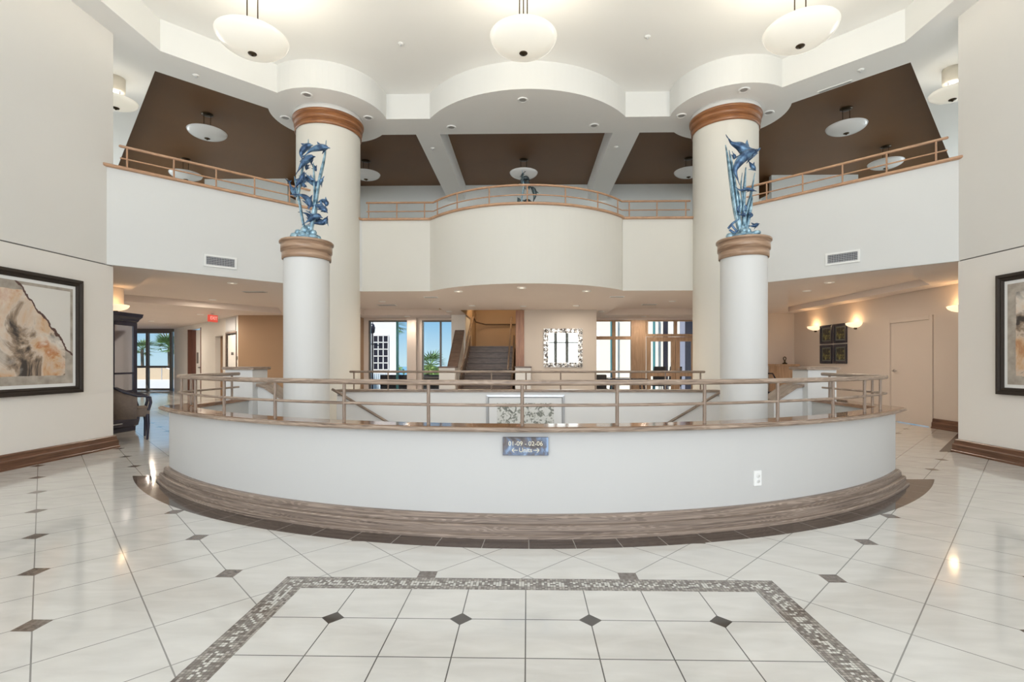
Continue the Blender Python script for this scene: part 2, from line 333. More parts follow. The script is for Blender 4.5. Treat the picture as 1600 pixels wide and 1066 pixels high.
# ------------------------------------------------------------------ mesh builder
class MB:
    def __init__(s): s.v, s.f, s.m, s.uv, s.sm = [], [], [], [], []
    def add(s, vs, fs, mi=0, uvs=None, smooth=False):
        o = len(s.v); s.v += [tuple(p) for p in vs]
        for k, f in enumerate(fs):
            s.f.append(tuple(i + o for i in f)); s.m.append(mi); s.sm.append(smooth)
            s.uv.append(uvs[k] if uvs else None)
        return s
    def box(s, x0, x1, y0, y1, z0, z1, mi=0):
        vs = [(x0, y0, z0), (x1, y0, z0), (x1, y1, z0), (x0, y1, z0), (x0, y0, z1), (x1, y0, z1), (x1, y1, z1), (x0, y1, z1)]
        return s.add(vs, [(0, 3, 2, 1), (4, 5, 6, 7), (0, 1, 5, 4), (1, 2, 6, 5), (2, 3, 7, 6), (3, 0, 4, 7)], mi)
    def obox(s, c, hx, hy, hz, rz=0, mi=0):
        k = len(s.v); s.box(-hx, hx, -hy, hy, -hz, hz, mi); ca, sa = math.cos(rz), math.sin(rz)
        for i in range(k, len(s.v)):
            a, b_, z = s.v[i]; s.v[i] = (c[0] + a * ca - b_ * sa, c[1] + a * sa + b_ * ca, c[2] + z)
        return s
    def poly(s, pts, z, holes=(), down=False, mi=0):
        loops = [[Vector((p[0], p[1], 0)) for p in L] for L in [pts, *holes]]
        flat = [p for L in loops for p in L]
        tris = tessellate_polygon(loops)
        fs = []
        for t in tris:
            a, b_, c = (flat[i] for i in t)
            n = (b_ - a).cross(c - a).z
            if abs(n) < 1e-9: continue
            t = tuple(t)
            if (n > 0) == down: t = t[::-1]
            fs.append(t)
        return s.add([(p.x, p.y, z) for p in flat], fs, mi)
    def prism(s, pts, z0, z1, holes=(), mi=0, side=None):
        s.poly(pts, z0, holes, True, mi); s.poly(pts, z1, holes, False, mi)
        for L in [pts, *holes]:
            s.walls(L, z0, z1, mi if side is None else side)
        return s
    def walls(s, L, z0, z1, mi=0, closed=True):
        n = len(L); k = n if closed else n - 1
        for i in range(k):
            a, b_ = L[i], L[(i + 1) % n]
            s.add([(*a[:2], z0), (*b_[:2], z0), (*b_[:2], z1), (*a[:2], z1)], [(0, 1, 2, 3)], mi)
        return s
    def sweep(s, path, prof, mi=0, closed=False, smooth=False, caps=True):
        """path: plan points; prof: closed list of (offset to the right of travel, z)"""
        n = len(path); rows = []; L = [0.]
        for i in range(1, n): L.append(L[-1] + math.dist(path[i][:2], path[i - 1][:2]))
        for i in range(n):
            p = Vector(path[i][:2])
            a = Vector(path[i - 1][:2]) if (i > 0 or closed) else None
            b_ = Vector(path[(i + 1) % n][:2]) if (i < n - 1 or closed) else None
            d1 = (p - a).normalized() if a is not None else None; d2 = (b_ - p).normalized() if b_ is not None else None
            if d1 is None: d1 = d2
            if d2 is None: d2 = d1
            n1 = Vector((d1.y, -d1.x)); n2 = Vector((d2.y, -d2.x)); mn = (n1 + n2).normalized()
            sc = 1 / max(.35, mn.dot(n1))
            zz = path[i][2] if len(path[i]) > 2 else 0
            rows.append([(p.x + mn.x * sc * o, p.y + mn.y * sc * o, z + zz) for o, z in prof])
        m = len(prof); vs = [q for r in rows for q in r]; fs = []; uv = []
        PL = [0.]
        for j in range(m): PL.append(PL[-1] + math.dist(prof[j], prof[(j + 1) % m]))
        for i in range(n if closed else n - 1):
            i2 = (i + 1) % n; u0 = L[i]; u1 = L[i2] if i2 else L[i] + math.dist(path[i][:2], path[i2][:2])
            for j in range(m):
                j2 = (j + 1) % m
                fs.append((i * m + j, i2 * m + j, i2 * m + j2, i * m + j2)); uv.append([(u0, PL[j]), (u1, PL[j]), (u1, PL[j + 1]), (u0, PL[j + 1])])
        s.add(vs, fs, mi, uv, smooth)
        if caps and not closed:
            s.add(rows[0], [tuple(range(m))[::-1]], mi); s.add(rows[-1], [tuple(range(m))], mi)
        return s
    def tube(s, pts, r, n=10, mi=0, caps=True, flat=1.0, smooth=True):
        """r: number or list; flat: squash of the second axis"""
        P = [Vector(p) for p in pts]; k = len(P); R = r if isinstance(r, (list, tuple)) else [r] * k
        t0 = (P[1] - P[0]).normalized(); up = Vector((0, 0, 1)) if abs(t0.z) < .9 else Vector((0, 1, 0))
        a = t0.cross(up).normalized(); rows = []; L = 0.; Ls = []
        for i in range(k):
            t = ((P[min(i + 1, k - 1)] - P[max(i - 1, 0)])).normalized()
            a = (a - t * a.dot(t)).normalized(); b_ = t.cross(a)
            if i: L += (P[i] - P[i - 1]).length
            Ls.append(L)
            rows.append([P[i] + a * math.cos(2 * PI * j / n) * R[i] * flat + b_ * math.sin(2 * PI * j / n) * R[i] for j in range(n)])
        vs = [q for r_ in rows for q in r_]; fs = []; uv = []
        for i in range(k - 1):
            for j in range(n):
                j2 = (j + 1) % n; fs.append((i * n + j, i * n + j2, (i + 1) * n + j2, (i + 1) * n + j))
                c0 = j / n * 2 * PI * R[i]; c1 = (j + 1) / n * 2 * PI * R[i]
                uv.append([(Ls[i], c0), (Ls[i], c1), (Ls[i + 1], c1), (Ls[i + 1], c0)])
        s.add(vs, fs, mi, uv, smooth)
        if caps:
            s.add(rows[0], [tuple(range(n))], mi); s.add(rows[-1], [tuple(range(n))[::-1]], mi)
        return s
    def lathe(s, prof, c=(0, 0, 0), n=32, mi=0, smooth=True, closed=False, a0=0, a1=2 * PI):
        full = abs(a1 - a0 - 2 * PI) < 1e-6; k = n if full else n + 1
        rows = [[(c[0] + r * math.cos(a0 + (a1 - a0) * j / n), c[1] + r * math.sin(a0 + (a1 - a0) * j / n), c[2] + z) for j in range(k)] for r, z in prof]
        vs = [q for r_ in rows for q in r_]; fs = []; uv = []
        m = len(prof)
        for i in range(m if closed else m - 1):
            i2 = (i + 1) % m
            for j in range(n):
                j2 = (j + 1) % k; fs.append((i * k + j, i * k + j2, i2 * k + j2, i2 * k + j))
                rr = max(prof[i][0], .01); da = (a1 - a0) / n
                uv.append([(j * da * rr, prof[i][1] + prof[i][0]), ((j + 1) * da * rr, prof[i][1] + prof[i][0]), ((j + 1) * da * rr, prof[i2][1] + prof[i2][0]), (j * da * rr, prof[i2][1] + prof[i2][0])])
        return s.add(vs, fs, mi, uv, smooth)
    def ball(s, c, rx, ry=None, rz=None, n=12, mi=0):
        ry = ry or rx; rz = rz or rx; k = n // 2; vs = [(c[0], c[1], c[2] - rz)]
        for i in range(1, k):
            p = -PI / 2 + PI * i / k
            for j in range(n): vs.append((c[0] + rx * math.cos(p) * math.cos(2 * PI * j / n), c[1] + ry * math.cos(p) * math.sin(2 * PI * j / n), c[2] + rz * math.sin(p)))
        vs.append((c[0], c[1], c[2] + rz)); fs = []
        for j in range(n): fs.append((0, 1 + (j + 1) % n, 1 + j))
        for i in range(k - 2):
            for j in range(n): a = 1 + i * n; fs.append((a + j, a + (j + 1) % n, a + n + (j + 1) % n, a + n + j))
        a = 1 + (k - 2) * n
        for j in range(n): fs.append((a + j, a + (j + 1) % n, len(vs) - 1))
        return s.add(vs, fs, mi, None, True)
    def build(s, name, mats, parent=None, loc=None, **props):
        me = D.meshes.new(name); me.from_pydata(s.v, [], s.f)
        if not isinstance(mats, (list, tuple)): mats = [mats]
        for m_ in mats: me.materials.append(m_)
        me.polygons.foreach_set('material_index', s.m); me.polygons.foreach_set('use_smooth', s.sm)
        ul = me.uv_layers.new(name='UVMap').data
        for p, uv in zip(me.polygons, s.uv):
            for k, li in enumerate(p.loop_indices):
                if uv: ul[li].uv = uv[k]
                else:
                    co = me.vertices[me.loops[li].vertex_index].co; nn = p.normal
                    ul[li].uv = (co.y, co.z) if abs(nn.x) > .7 else ((co.x, co.z) if abs(nn.y) > .5 else (co.x, co.y))
        me.validate(); me.update()
        o = D.objects.new(name, me); COL.objects.link(o)
        if parent is not None: o.parent = parent
        if loc is not None: o.location = loc
        for k, v in props.items(): o[k] = v
        return o

def bevel(o, w=.004, seg=2):
    b = o.modifiers.new('bevel', 'BEVEL'); b.width = w; b.segments = seg; b.limit_method = 'ANGLE'
    return o

def thing(name, label, cat, loc=(0, 0, 0), rz=0, group=None):
    o = D.objects.new(name, None); COL.objects.link(o); o.location = loc; o.rotation_euler = (0, 0, rz); o.empty_display_size = .1
    o['label'] = label; o['category'] = cat
    if group: o['group'] = group
    return o

def tag(o, label, cat, group=None):
    o['label'] = label; o['category'] = cat
    if group: o['group'] = group
    return o

def kids(o): return [c for c in COL.objects if c.parent == o]

def dup(o, loc=None, rz=None, label=None, group=None, parent=None):
    c = o.copy(); COL.objects.link(c)
    if parent is not None: c.parent = parent
    if loc is not None: c.location = loc
    if rz is not None: c.rotation_euler = (0, 0, rz)
    if label: c['label'] = label
    if group: c['group'] = group
    for ch in kids(o): dup(ch, parent=c)
    return c

def text_mesh(txt, size, name, mat, parent, loc, rot=(PI / 2, 0, 0), depth=.001, align='CENTER'):
    cu = D.curves.new('tmp_text', 'FONT'); cu.body = txt; cu.size = size; cu.align_x = align; cu.align_y = 'CENTER'; cu.extrude = depth
    to = D.objects.new('tmp_text', cu); COL.objects.link(to)
    dg = bpy.context.evaluated_depsgraph_get(); dg.update()
    me = D.meshes.new_from_object(to.evaluated_get(dg)); me.name = name; me.materials.clear(); me.materials.append(mat)
    D.objects.remove(to); D.curves.remove(cu)
    o = D.objects.new(name, me); COL.objects.link(o); o.parent = parent; o.location = loc; o.rotation_euler = rot
    return o

def struct(mb, name, mats, **kw):
    o = mb.build(name, mats, **kw); o['kind'] = 'structure'; return o

def arc(cx, cy, r, a0, a1, n):
    return [(cx + r * math.cos(a0 + (a1 - a0) * i / n), cy + r * math.sin(a0 + (a1 - a0) * i / n)) for i in range(n + 1)]
# ================================================================== SETTING
ZC, ZS, ZM = 2.57, 5.85, 6.34          # lower ceiling, upper soffit, main ceiling
RC = (0.0, 8.69)                        # centre of the curved guard wall
def on_ring(r, x):  # point of a ring of radius r at abscissa x (near side)
    return (x, RC[1] - math.sqrt(r * r - x * x))
def ring_path(r, xe, n=72):
    a = math.asin(xe / r)
    return [(r * math.sin(-a + 2 * a * i / n), RC[1] - r * math.cos(-a + 2 * a * i / n)) for i in range(n + 1)]
def mirror(pts): return [(-p[0], *p[1:]) for p in pts][::-1]

# floor with the stair well cut out
well = ring_path(5.10, 3.56, 48) + [(3.56, 7.95), (-3.56, 7.95)]
fl = MB()
fout = [(-19, -5.2), (8.2, -5.2), (8.2, 15.5), (-5.0, 15.5), (-8.2, 14.6), (-14.2, 20.3), (-19, 20.3)]
fl.poly(fout, 0, [well]); fl.poly([(-5.0, 15.5), (-8.2, 14.6), (-8.2, 15.5)], 0); fl.walls(well, -.3, 0)
struct(fl, 'floor', M['floor'])
wf = MB().poly([(-3.7, 3.3), (3.7, 3.3), (3.7, 8.1), (-3.7, 8.1)], -1.9)
struct(wf, 'floor_lower', M['terrace'])
ww = MB(); ww.walls(well[:49], -1.9, -.001, closed=False); ww.walls([(3.56, 4.9), (3.56, 6.2)], -1.9, -.001, closed=False); ww.walls([(-3.56, 6.2), (-3.56, 4.9)], -1.9, -.001, closed=False)
ww.box(-3.56, 3.56, 7.90, 7.95, -1.9, -.001)
struct(ww, 'wall_stairwell', M['wellwhite'])

# side walls with the reveal between lower and upper paint
for sx_, nm, xf, ye in ((-1, 'left', 5.85, 6.88), (1, 'right', 5.79, 6.76)):
    w = MB(); a, b_ = sorted((sx_ * xf, sx_ * (xf + .15)))
    w.box(a, b_, -5.1, ye, 0, 2.56); struct(w, 'wall_' + nm, M['wall_low'])
    w = MB(); w.box(a, b_, -5.1, ye, 2.575, ZM); struct(w, 'wall_' + nm + '_upper', M['cream'])
    w = MB(); a2, b2 = sorted((sx_ * (xf + .012), sx_ * (xf + .14))); w.box(a2, b2, -5.1, ye - .01, 2.56, 2.575); struct(w, 'trim_reveal_' + nm, M['darkreveal'])
# baseboard profile (offset, z)
BP = [(0, 0), (.055, 0), (.055, .022), (.045, .03), (.045, .10), (.032, .115), (.026, .165), (.012, .178), (0, .178)]
def baseboard(path, name, mat='walnut', k=1.0):
    return struct(MB().sweep(path, [(o * k, z * k) for o, z in BP]), 'baseboard_' + name, M[mat])
baseboard([(-5.85, -5.1), (-5.85, 6.88), (-6.0, 6.88), (-6.0, 6.0)], 'left')
baseboard([(5.94, 6.0), (5.94, 6.76), (5.79, 6.76), (5.79, -5.1)], 'right')
# glazed front behind the camera: piers, head and mullions
wb_ = MB(); wb_.box(-5.85, 5.79, -5.2, -5.1, 5.7, ZM); wb_.box(-5.85, -5.3, -5.2, -5.1, 0, 5.7); wb_.box(5.3, 5.79, -5.2, -5.1, 0, 5.7)
struct(wb_, 'wall_front', M['cream'])
wf_ = MB()
for i in range(16): wf_.box(-5.3 + i * .7067 - (.10 if i in (4, 5, 10, 11) else .03), -5.3 + i * .7067 + (.10 if i in (4, 5, 10, 11) else .03), -5.2, -5.12, 0, 5.7)
for z in (.04, 2.4, 5.66): wf_.box(-5.3, 5.3, -5.2, -5.12, z - .04, z + .04)
struct(wf_, 'window_1', M['alum'])

# ---- balcony face (straight, 45 degrees, bow)
ba = math.atan2(-1.40, 1.85)
bow = arc(0, 10.87, 2.32, PI - ba - 2 * PI if False else -PI - ba, ba, 40)
DL = [(-5.88, 6.74), (-3.18, 9.47)]; DR = [(3.18, 9.47), (5.84, 6.70)]
CEN = [(-3.18, 9.47), (-1.87, 9.47)] + bow[1:-1] + [(1.82, 9.47), (3.18, 9.47)]
def parapet(path, name, mat):
    struct(MB().sweep(path, [(0, ZC), (0, 3.93), (-.15, 3.93), (-.15, ZC + .04)], smooth=False), name, M[mat])
parapet(DL, 'wall_balcony_left', 'parapet'); parapet(CEN, 'wall_balcony_middle', 'bowcream'); parapet(DR, 'wall_balcony_right', 'parapet')
capp = [(.03, 3.93), (.045, 3.94), (.045, 3.965), (.03, 3.975), (-.17, 3.975), (-.17, 3.93)]
for k, (p, n) in enumerate(((DL, 'left'), (CEN, 'middle'), (DR, 'right'))):
    struct(MB().sweep(p, capp), 'trim_%d' % (k + 1), M['oakbal'])

# ---- upper fascia and main ceiling
CC = (3.75, 9.34); CR = 1.06
def circ_line(s):     # first hit of the line y - |x| ... : -x+y=s on the left column disc, on the room side
    cx, cy = -CC[0], CC[1]; d = (-cx + cy - s) / math.sqrt(2); h = math.sqrt(CR * CR - d * d)
    fx, fy = cx + d / math.sqrt(2), cy - d / math.sqrt(2)
    return (fx - h * .70711, fy - h * .70711)
p1 = circ_line(12.74)
a1 = math.atan2(p1[1] - CC[1], p1[0] + CC[0]); a2 = math.asin((9.40 - CC[1]) / CR)
disc = arc(-CC[0], CC[1], CR, a1, a2, 24)
ba2 = math.atan2(-1.23, 1.86)
bow2 = arc(0, 10.63, 2.23, -PI - ba2, ba2, 40)
left = [(-5.47, -5.1), (-5.47, 7.27)] + disc
FAS = left + [(-1.86, 9.40)] + bow2[1:-1] + [(1.86, 9.40)] + mirror(left)
struct(MB().sweep(FAS, [(0, ZS), (0, ZM - .01), (-.10, ZM - .01), (-.10, ZS + .04)]), 'trim_4', M['fascia'])
struct(MB().poly(FAS, ZM - .012, down=True), 'ceiling', M['ceil'])
# ---- coffers and soffit of the upper floor
def angle_arc(cx, r, a0, a1_, n=16): return [(cx + r * math.cos(math.radians(a0 + (a1_ - a0) * i / n)), CC[1] + r * math.sin(math.radians(a0 + (a1_ - a0) * i / n))) for i in range(n + 1)]
cofL = [(-5.93, 7.77)] + angle_arc(-CC[0], CR, 201, 115) + [(-6.6, 14.3), (-6.7, 13.7), (-9.0, 13.7), (-9.0, 18.0), (-12.8, 18.0), (-12.8, 14.64)]
cof2 = [(-2.27, 10.05)] + angle_arc(-CC[0], CR, 42, 98) + [(-5.4, 14.4), (-2.27, 14.4)]
cofC = [(-1.78, 10.05), (-1.78, 14.4), (1.73, 14.4), (1.73, 10.05)]
cof2r = mirror(cof2); cofR = mirror(cofL)
sof = FAS + [(6.0, -5.1), (6.0, 6.7), (13, 6.7), (13, 18.2), (9.1, 18.2), (9.1, 14.5), (-9.1, 14.5), (-9.1, 18.2), (-13, 18.2), (-13, 6.7), (-6.0, 6.7), (-6.0, -5.1)]
sm = MB().poly(sof, ZS, [cofL, cof2, cofC, cof2r, cofR], down=True)
struct(sm, 'ceiling_soffit', M['soffit'])
for k, (c, side) in enumerate(((cofL, 'brownceil'), (cof2, 'brownceil'), (cofC, 'soffit'), (cof2r, 'brownceil'), (cofR, 'brownceil'))):
    struct(MB().poly(c, ZM - .02, down=True).walls(c, ZS, ZM - .02, 1), 'ceiling_coffer_%d' % (k + 1), [M['brownceil'], M[side]])
rf = MB().poly([(-13, -5.2), (13, -5.2), (13, 18.2), (9.1, 18.2), (9.1, 14.6), (-9.1, 14.6), (-9.1, 18.2), (-13, 18.2)], 6.5)
struct(rf, 'ceiling_roof', M['ceil'])
# ---- upper storey floor and walls
slab = [(-6.0, 6.9)] + DL[1:] + CEN[1:-1] + DR[:1] + [(5.95, 6.9), (13, 6.9), (13, 18.2), (9.1, 18.2), (9.1, 14.5), (-9.1, 14.5), (-9.1, 18.2), (-13, 18.2), (-13, 6.9)]
slab = [(p[0], p[1] + .1) for p in slab]
struct(MB().poly(slab, 2.95, down=False), 'floor_upper', M['terrace'])
u = MB(); u.box(-6.7, 6.7, 14.28, 14.5, 2.95, ZM - .021); u.box(-9.02, -6.68, 13.66, 13.8, 2.95, ZM - .021); u.box(6.68, 9.02, 13.66, 13.8, 2.95, ZM - .021)
u.box(-6.75, -6.7, 13.7, 14.5, 2.95, ZM); u.box(6.7, 6.75, 13.7, 14.5, 2.95, ZM)
for s_ in (-1, 1):
    a, b_ = sorted((s_ * 9, s_ * 9.05)); u.box(a, b_, 13.8, 18.1, 2.95, ZM)
    a, b_ = sorted((s_ * 12.9, s_ * 13)); u.box(a, b_, 13.4, 18.1, 2.95, ZM); u.box(a, b_, 6.9, 7.8, 2.95, ZM); u.box(a, b_, 7.8, 13.4, 2.95, 3.3); u.box(a, b_, 7.8, 13.4, 5.7, ZM)
    a, b_ = sorted((s_ * 9, s_ * 13)); u.box(a, b_, 18.0, 18.1, 2.95, ZM)
    a, b_ = sorted((s_ * 6.0, s_ * 13)); u.box(a, b_, 6.8, 6.9, 2.6, ZM)
struct(u, 'wall_upper_back', M['upwall'])
for s_, k in ((-1, 7), (1, 8)):  # unseen frames added around the upper fill lamps
    m_ = MB(); a, b_ = sorted((s_ * 12.92, s_ * 12.98))
    for y in (7.85, 9.65, 11.5, 13.35): m_.box(a, b_, y - .04, y + .04, 3.3, 5.7)
    for z in (3.34, 5.66): m_.box(a, b_, 7.8, 13.4, z - .04, z + .04)
    struct(m_, 'window_%d' % k, M['alum'])

# ---- lower ceiling with trays
tL = [(-5.75, 7.50), (-9.1, 10.8), (-6.9, 13.8), (-4.70, 8.72)]
tR = [(5.75, 7.62), (7.05, 8.80), (7.05, 13.5), (4.66, 8.92)]
tcl = [(-2.22, 10.1), (-2.22, 14.3), (-4.75, 14.3), (-4.75, 10.1)]; tcr = mirror(tcl)
hole = [(-1.76, 12.95), (-.12, 12.95), (-.12, 16.8), (-1.76, 16.8)]
lc = [(-7.6, 6.0), (-5.86, 6.0)] + [(DL[0][0] - .05, DL[0][1])] + CEN + [(DR[1][0] + .05, DR[1][1]), (5.86, 6.0), (7.75, 6.0), (7.75, 15.6), (.3, 15.6), (.3, 16.9), (-2.3, 16.9), (-2.3, 15.6), (-5.2, 15.6), (-5.2, 14.6), (-8.3, 14.6), (-14.3, 20.5), (-19, 20.5), (-7.6, 9.1)]
struct(MB().poly(lc, ZC, [tL, tR, tcl, tcr, hole], down=True), 'ceiling_lower', M['lowceil'])
for k, (c, h) in enumerate(((tL, .15), (tR, .12), (tcl, .17), (tcr, .17))):
    struct(MB().poly(c, ZC + h, down=True).walls(c, ZC, ZC + h), 'ceiling_tray_%d' % (k + 1), M['lowceil'])

# ---- lower walls
def wbox(name, mat, *bs):
    w = MB()
    for b_ in bs: w.box(*b_)
    return struct(w, name, M[mat])
wbox('wall_hall_right', 'peach', (7.45, 7.6, 6.0, 9.27, 0, ZC), (7.45, 7.6, 10.32, 14.1, 0, ZC), (7.45, 7.6, 9.27, 10.32, 2.03, ZC), (5.94, 7.6, 5.9, 6.0, 0, ZC))
baseboard([(7.45, 14.0), (7.45, 10.37)], 'hall_right_far'); baseboard([(7.45, 9.21), (7.45, 6.05)], 'hall_right_near')
wbox('wall_back_right', 'peach', (5.3, 7.6, 13.95, 14.1, 0, ZC), (5.3, 5.45, 14.1, 15.5, 0, ZC))
wbox('wall_back_left', 'tan', (-8.45, -5.1, 14.3, 14.45, 0, ZC), (-5.25, -5.1, 14.45, 15.5, 0, ZC))
wbox('wall_hall_left_near', 'peach', (-7.6, -7.45, 6.0, 9.0, 0, ZC), (-7.6, -6.0, 5.9, 6.0, 0, ZC))
# left hall walls on the diagonal
def diag_wall(name, a, b_, mat, th=.15, z0=0, z1=ZC, gaps=()):
    """wall from a to b_, thickness to the right of travel; gaps: (s0, s1, ztop) openings"""
    L = math.dist(a, b_); d = ((b_[0] - a[0]) / L, (b_[1] - a[1]) / L); rz = math.atan2(d[1], d[0])
    n = (d[1], -d[0]); w = MB(); s = 0
    def seg(s0, s1, za, zb):
        c = (a[0] + d[0] * (s0 + s1) / 2 + n[0] * th / 2, a[1] + d[1] * (s0 + s1) / 2 + n[1] * th / 2, (za + zb) / 2)
        w.obox(c, (s1 - s0) / 2, th / 2, (zb - za) / 2, rz)
    for g0, g1, zt in gaps:
        seg(s, g0, z0, z1); seg(g0, g1, zt, z1); s = g1
    seg(s, L, z0, z1)
    return struct(w, name, M[mat])
W2, W1 = (-8.45, 14.3), (-14.62, 20.2)
M['hallwhite'] = M['cream']
diag_wall('wall_hall_left_far', W2, W1, 'cream', gaps=((.16, 1.15, 2.06), (1.55, 2.40, 2.04), (4.20, 6.10, 2.42)))
diag_wall('wall_hall_left', (-18.8, 20.2), (-7.5, 9.0), 'cream', th=.15) 
HD = ((W1[0] - W2[0]) / math.dist(W1, W2), (W1[1] - W2[1]) / math.dist(W1, W2)); HN = (HD[1], -HD[0]); HRZ = math.atan2(HD[1], HD[0])
def hall(s, off, z): return (W2[0] + HD[0] * s + HN[0] * off, W2[1] + HD[1] * s + HN[1] * off, z)   # off > 0 into the wall
def hbox(mb, s0, s1, o0, o1, z0, z1, mi=0): return mb.obox(hall((s0 + s1) / 2, (o0 + o1) / 2, (z0 + z1) / 2), (s1 - s0) / 2, abs(o1 - o0) / 2, (z1 - z0) / 2, HRZ, mi)
# hall doors
def kstruct(o): o['kind'] = 'structure'; return o
d1 = hbox(MB(), .20, 1.11, .03, .08, .01, 2.02).build('door_1', M['whiteplastic']); kstruct(d1)
m_ = MB(); hbox(m_, .12, .16, -.02, .1, 0, 2.1); hbox(m_, 1.15, 1.2, -.02, .1, 0, 2.1); hbox(m_, .12, 1.2, -.02, .1, 2.06, 2.11); m_.build('door_frame', M['stairwood'], d1)
hbox(MB(), .55, .75, .018, .03, 1.42, 1.50).build('sign_plate', M['alum'], d1)
d2 = hbox(MB(), 4.25, 5.45, .12, .17, .01, 2.38).build('door_2', M['whiteplastic']); kstruct(d2)
m_ = MB(); hbox(m_, 5.45, 6.08, .10, .16, 0, 2.40); hbox(m_, 6.02, 6.1, -.02, .16, 0, 2.42); hbox(m_, 4.17, 4.22, -.02, .16, 0, 2.42); m_.build('door_frame', plain('maroon_door_jamb', (.16, .07, .05), .4), d2)
hbox(MB(), 5.1, 5.2, .08, .12, 1.15, 1.55).build('notice_plate', M['alum'], d2)
hbox(MB(), 4.75, 4.95, .07, .12, .98, 1.02).build('door_handle', M['alum'], d2)
m_ = MB(); hbox(m_, 1.5, 2.45, .6, .65, 0, 2.1); hbox(m_, 1.5, 1.55, .15, .6, 0, 2.1); hbox(m_, 2.4, 2.45, .15, .6, 0, 2.1); hbox(m_, 1.5, 2.45, .15, .6, 2.04, 2.1); struct(m_, 'wall_niche', M['tan'])
# right hall door with lever
d3 = MB().box(7.46, 7.50, 9.30, 10.29, .012, 2.0).build('door_3', M['peach']); kstruct(d3)
m_ = MB(); m_.box(7.43, 7.47, 9.22, 9.30, 0, 2.08); m_.box(7.43, 7.47, 10.29, 10.37, 0, 2.08); m_.box(7.43, 7.47, 9.30, 10.29, 2.0, 2.08); bevel(m_.build('door_frame', M['peach'], d3), .006)
hd = MB().lathe([(.0, 0), (.032, 0), (.032, .012), (0, .012)], (0, 0, 0), 20).tube([(0, 0, .01), (0, 0, .05)], .011).tube([(0, 0, .05), (0, -.12, .05)], .010).build('door_handle', M['chrome'], d3)
hd.location = (7.46, 10.19, 1.03); hd.rotation_euler = (0, -PI / 2, 0)
for z in (.25, 1.0, 1.75): MB().tube([(7.445, 9.295, z - .05), (7.445, 9.295, z + .05)], .008).build('hinge', M['silverframe'], d3)
# hall end window
Yh = 20.2
m_ = MB()
for x in (-18.7, -17.25, -15.72, -14.72): m_.box(x - .05, x + .05, Yh - .05, Yh + .05, 0, 2.46)
for z in (.06, 1.0, 2.43): m_.box(-18.7, -14.7, Yh - .045, Yh + .045, z - .045, z + .045)
m_.box(-18.7, -14.6, Yh - .05, Yh + .05, 2.45, ZC)
w = struct(m_, 'window_2', M['alum']); MB().box(-18.7, -14.7, Yh - .006, Yh + .006, .08, 2.42).build('window_pane', M['glass'], w)

# ---- middle block with stair opening
wbox('wall_middle', 'midwall', (-.08, 1.80, 12.90, 13.05, 0, ZC), (1.65, 1.80, 13.05, 15.4, 0, ZC))
wbox('wall_stair_left', 'cream', (-2.20, -1.79, 14.3, 15.5, 0, ZC + .3))
wbox('wall_stair_back', 'stairwall', (-1.9, .3, 16.75, 16.85, 0, 3.7), (-.16, -.02, 13.05, 16.85, 0, 3.7), (-1.9, -1.77, 12.95, 16.85, ZC + .01, 3.7), (-2.3, .3, 12.88, 12.95, ZC + .01, 3.7))
struct(MB().poly([(-2.3, 12.9), (.3, 12.9), (.3, 16.9), (-2.3, 16.9)], 3.7, down=True), 'ceiling_stair', M['tan'])
wbox('wall_stair_landing_left', 'stairwall', (-1.98, -1.74, 15.5, 16.85, 0, ZC + .3))

# ---- rear window walls at y = 15.4
Yw = 15.4
def win(name, x0, x1, xs, zs, fm, th=.06, z0=0, z1=2.50, y=Yw, fill=True):
    m_ = MB()
    for x, w_ in xs: m_.box(x - w_ / 2, x + w_ / 2, y - .05, y + .05, z0, z1)
    for z, h in zs: m_.box(x0, x1, y - .048, y + .048, z - h / 2, z + h / 2)
    o = struct(m_, name, fm)
    if fill: MB().box(x0, x1, y - .005, y + .005, z0 + .02, z1 - .02).build('window_pane', M['glass'], o)
    return o
wbox('wall_rear_head', 'lowceil', (-5.2, -2.1, Yw - .06, Yw + .06, 2.5, ZC + .02), (1.7, 5.4, Yw - .06, Yw + .06, 2.5, ZC + .02), (-5.2, -4.95, Yw - .06, Yw + .06, 0, 2.5), (-3.70, -3.42, Yw - .25, Yw + .1, 0, ZC), (-3.42, -3.28, Yw - .06, Yw + .1, 0, 2.5))
win('window_3', -4.95, -3.7, [(-4.93, .06), (-3.73, .04)], [(2.48, .05), (.05, .08)], M['alum']); MB().box(-4.09, -4.03, Yw - .05, Yw + .05, 0, 2.47).build('teal_mullion', M['alumteal'], bpy.data.objects['window_3'])
win('window_4', -3.28, -2.1, [(-3.26, .05), (-2.70, .05), (-2.13, .05)], [(2.48, .05), (.05, .08), (.72, .05)], M['alum'])
win('window_5', 1.80, 3.32, [(1.93, .26), (2.68, .10), (3.26, .10)], [(2.49, .06), (1.95, .10), (.68, .08), (.05, .1)], M['doorwood'])
wbox('wall_rear_pier', 'doorwood', (3.30, 3.66, Yw - .06, Yw + .06, 0, 2.5))
wbox('wall_rear_right', 'peach', (5.2, 5.4, Yw - .06, Yw + .06, 0, 2.5))
win('window_6', 3.66, 5.2, [(3.70, .06), (4.58, .09), (5.17, .06)], [(2.49, .06), (2.03, .08)], M['doorwood'], z0=2.0)
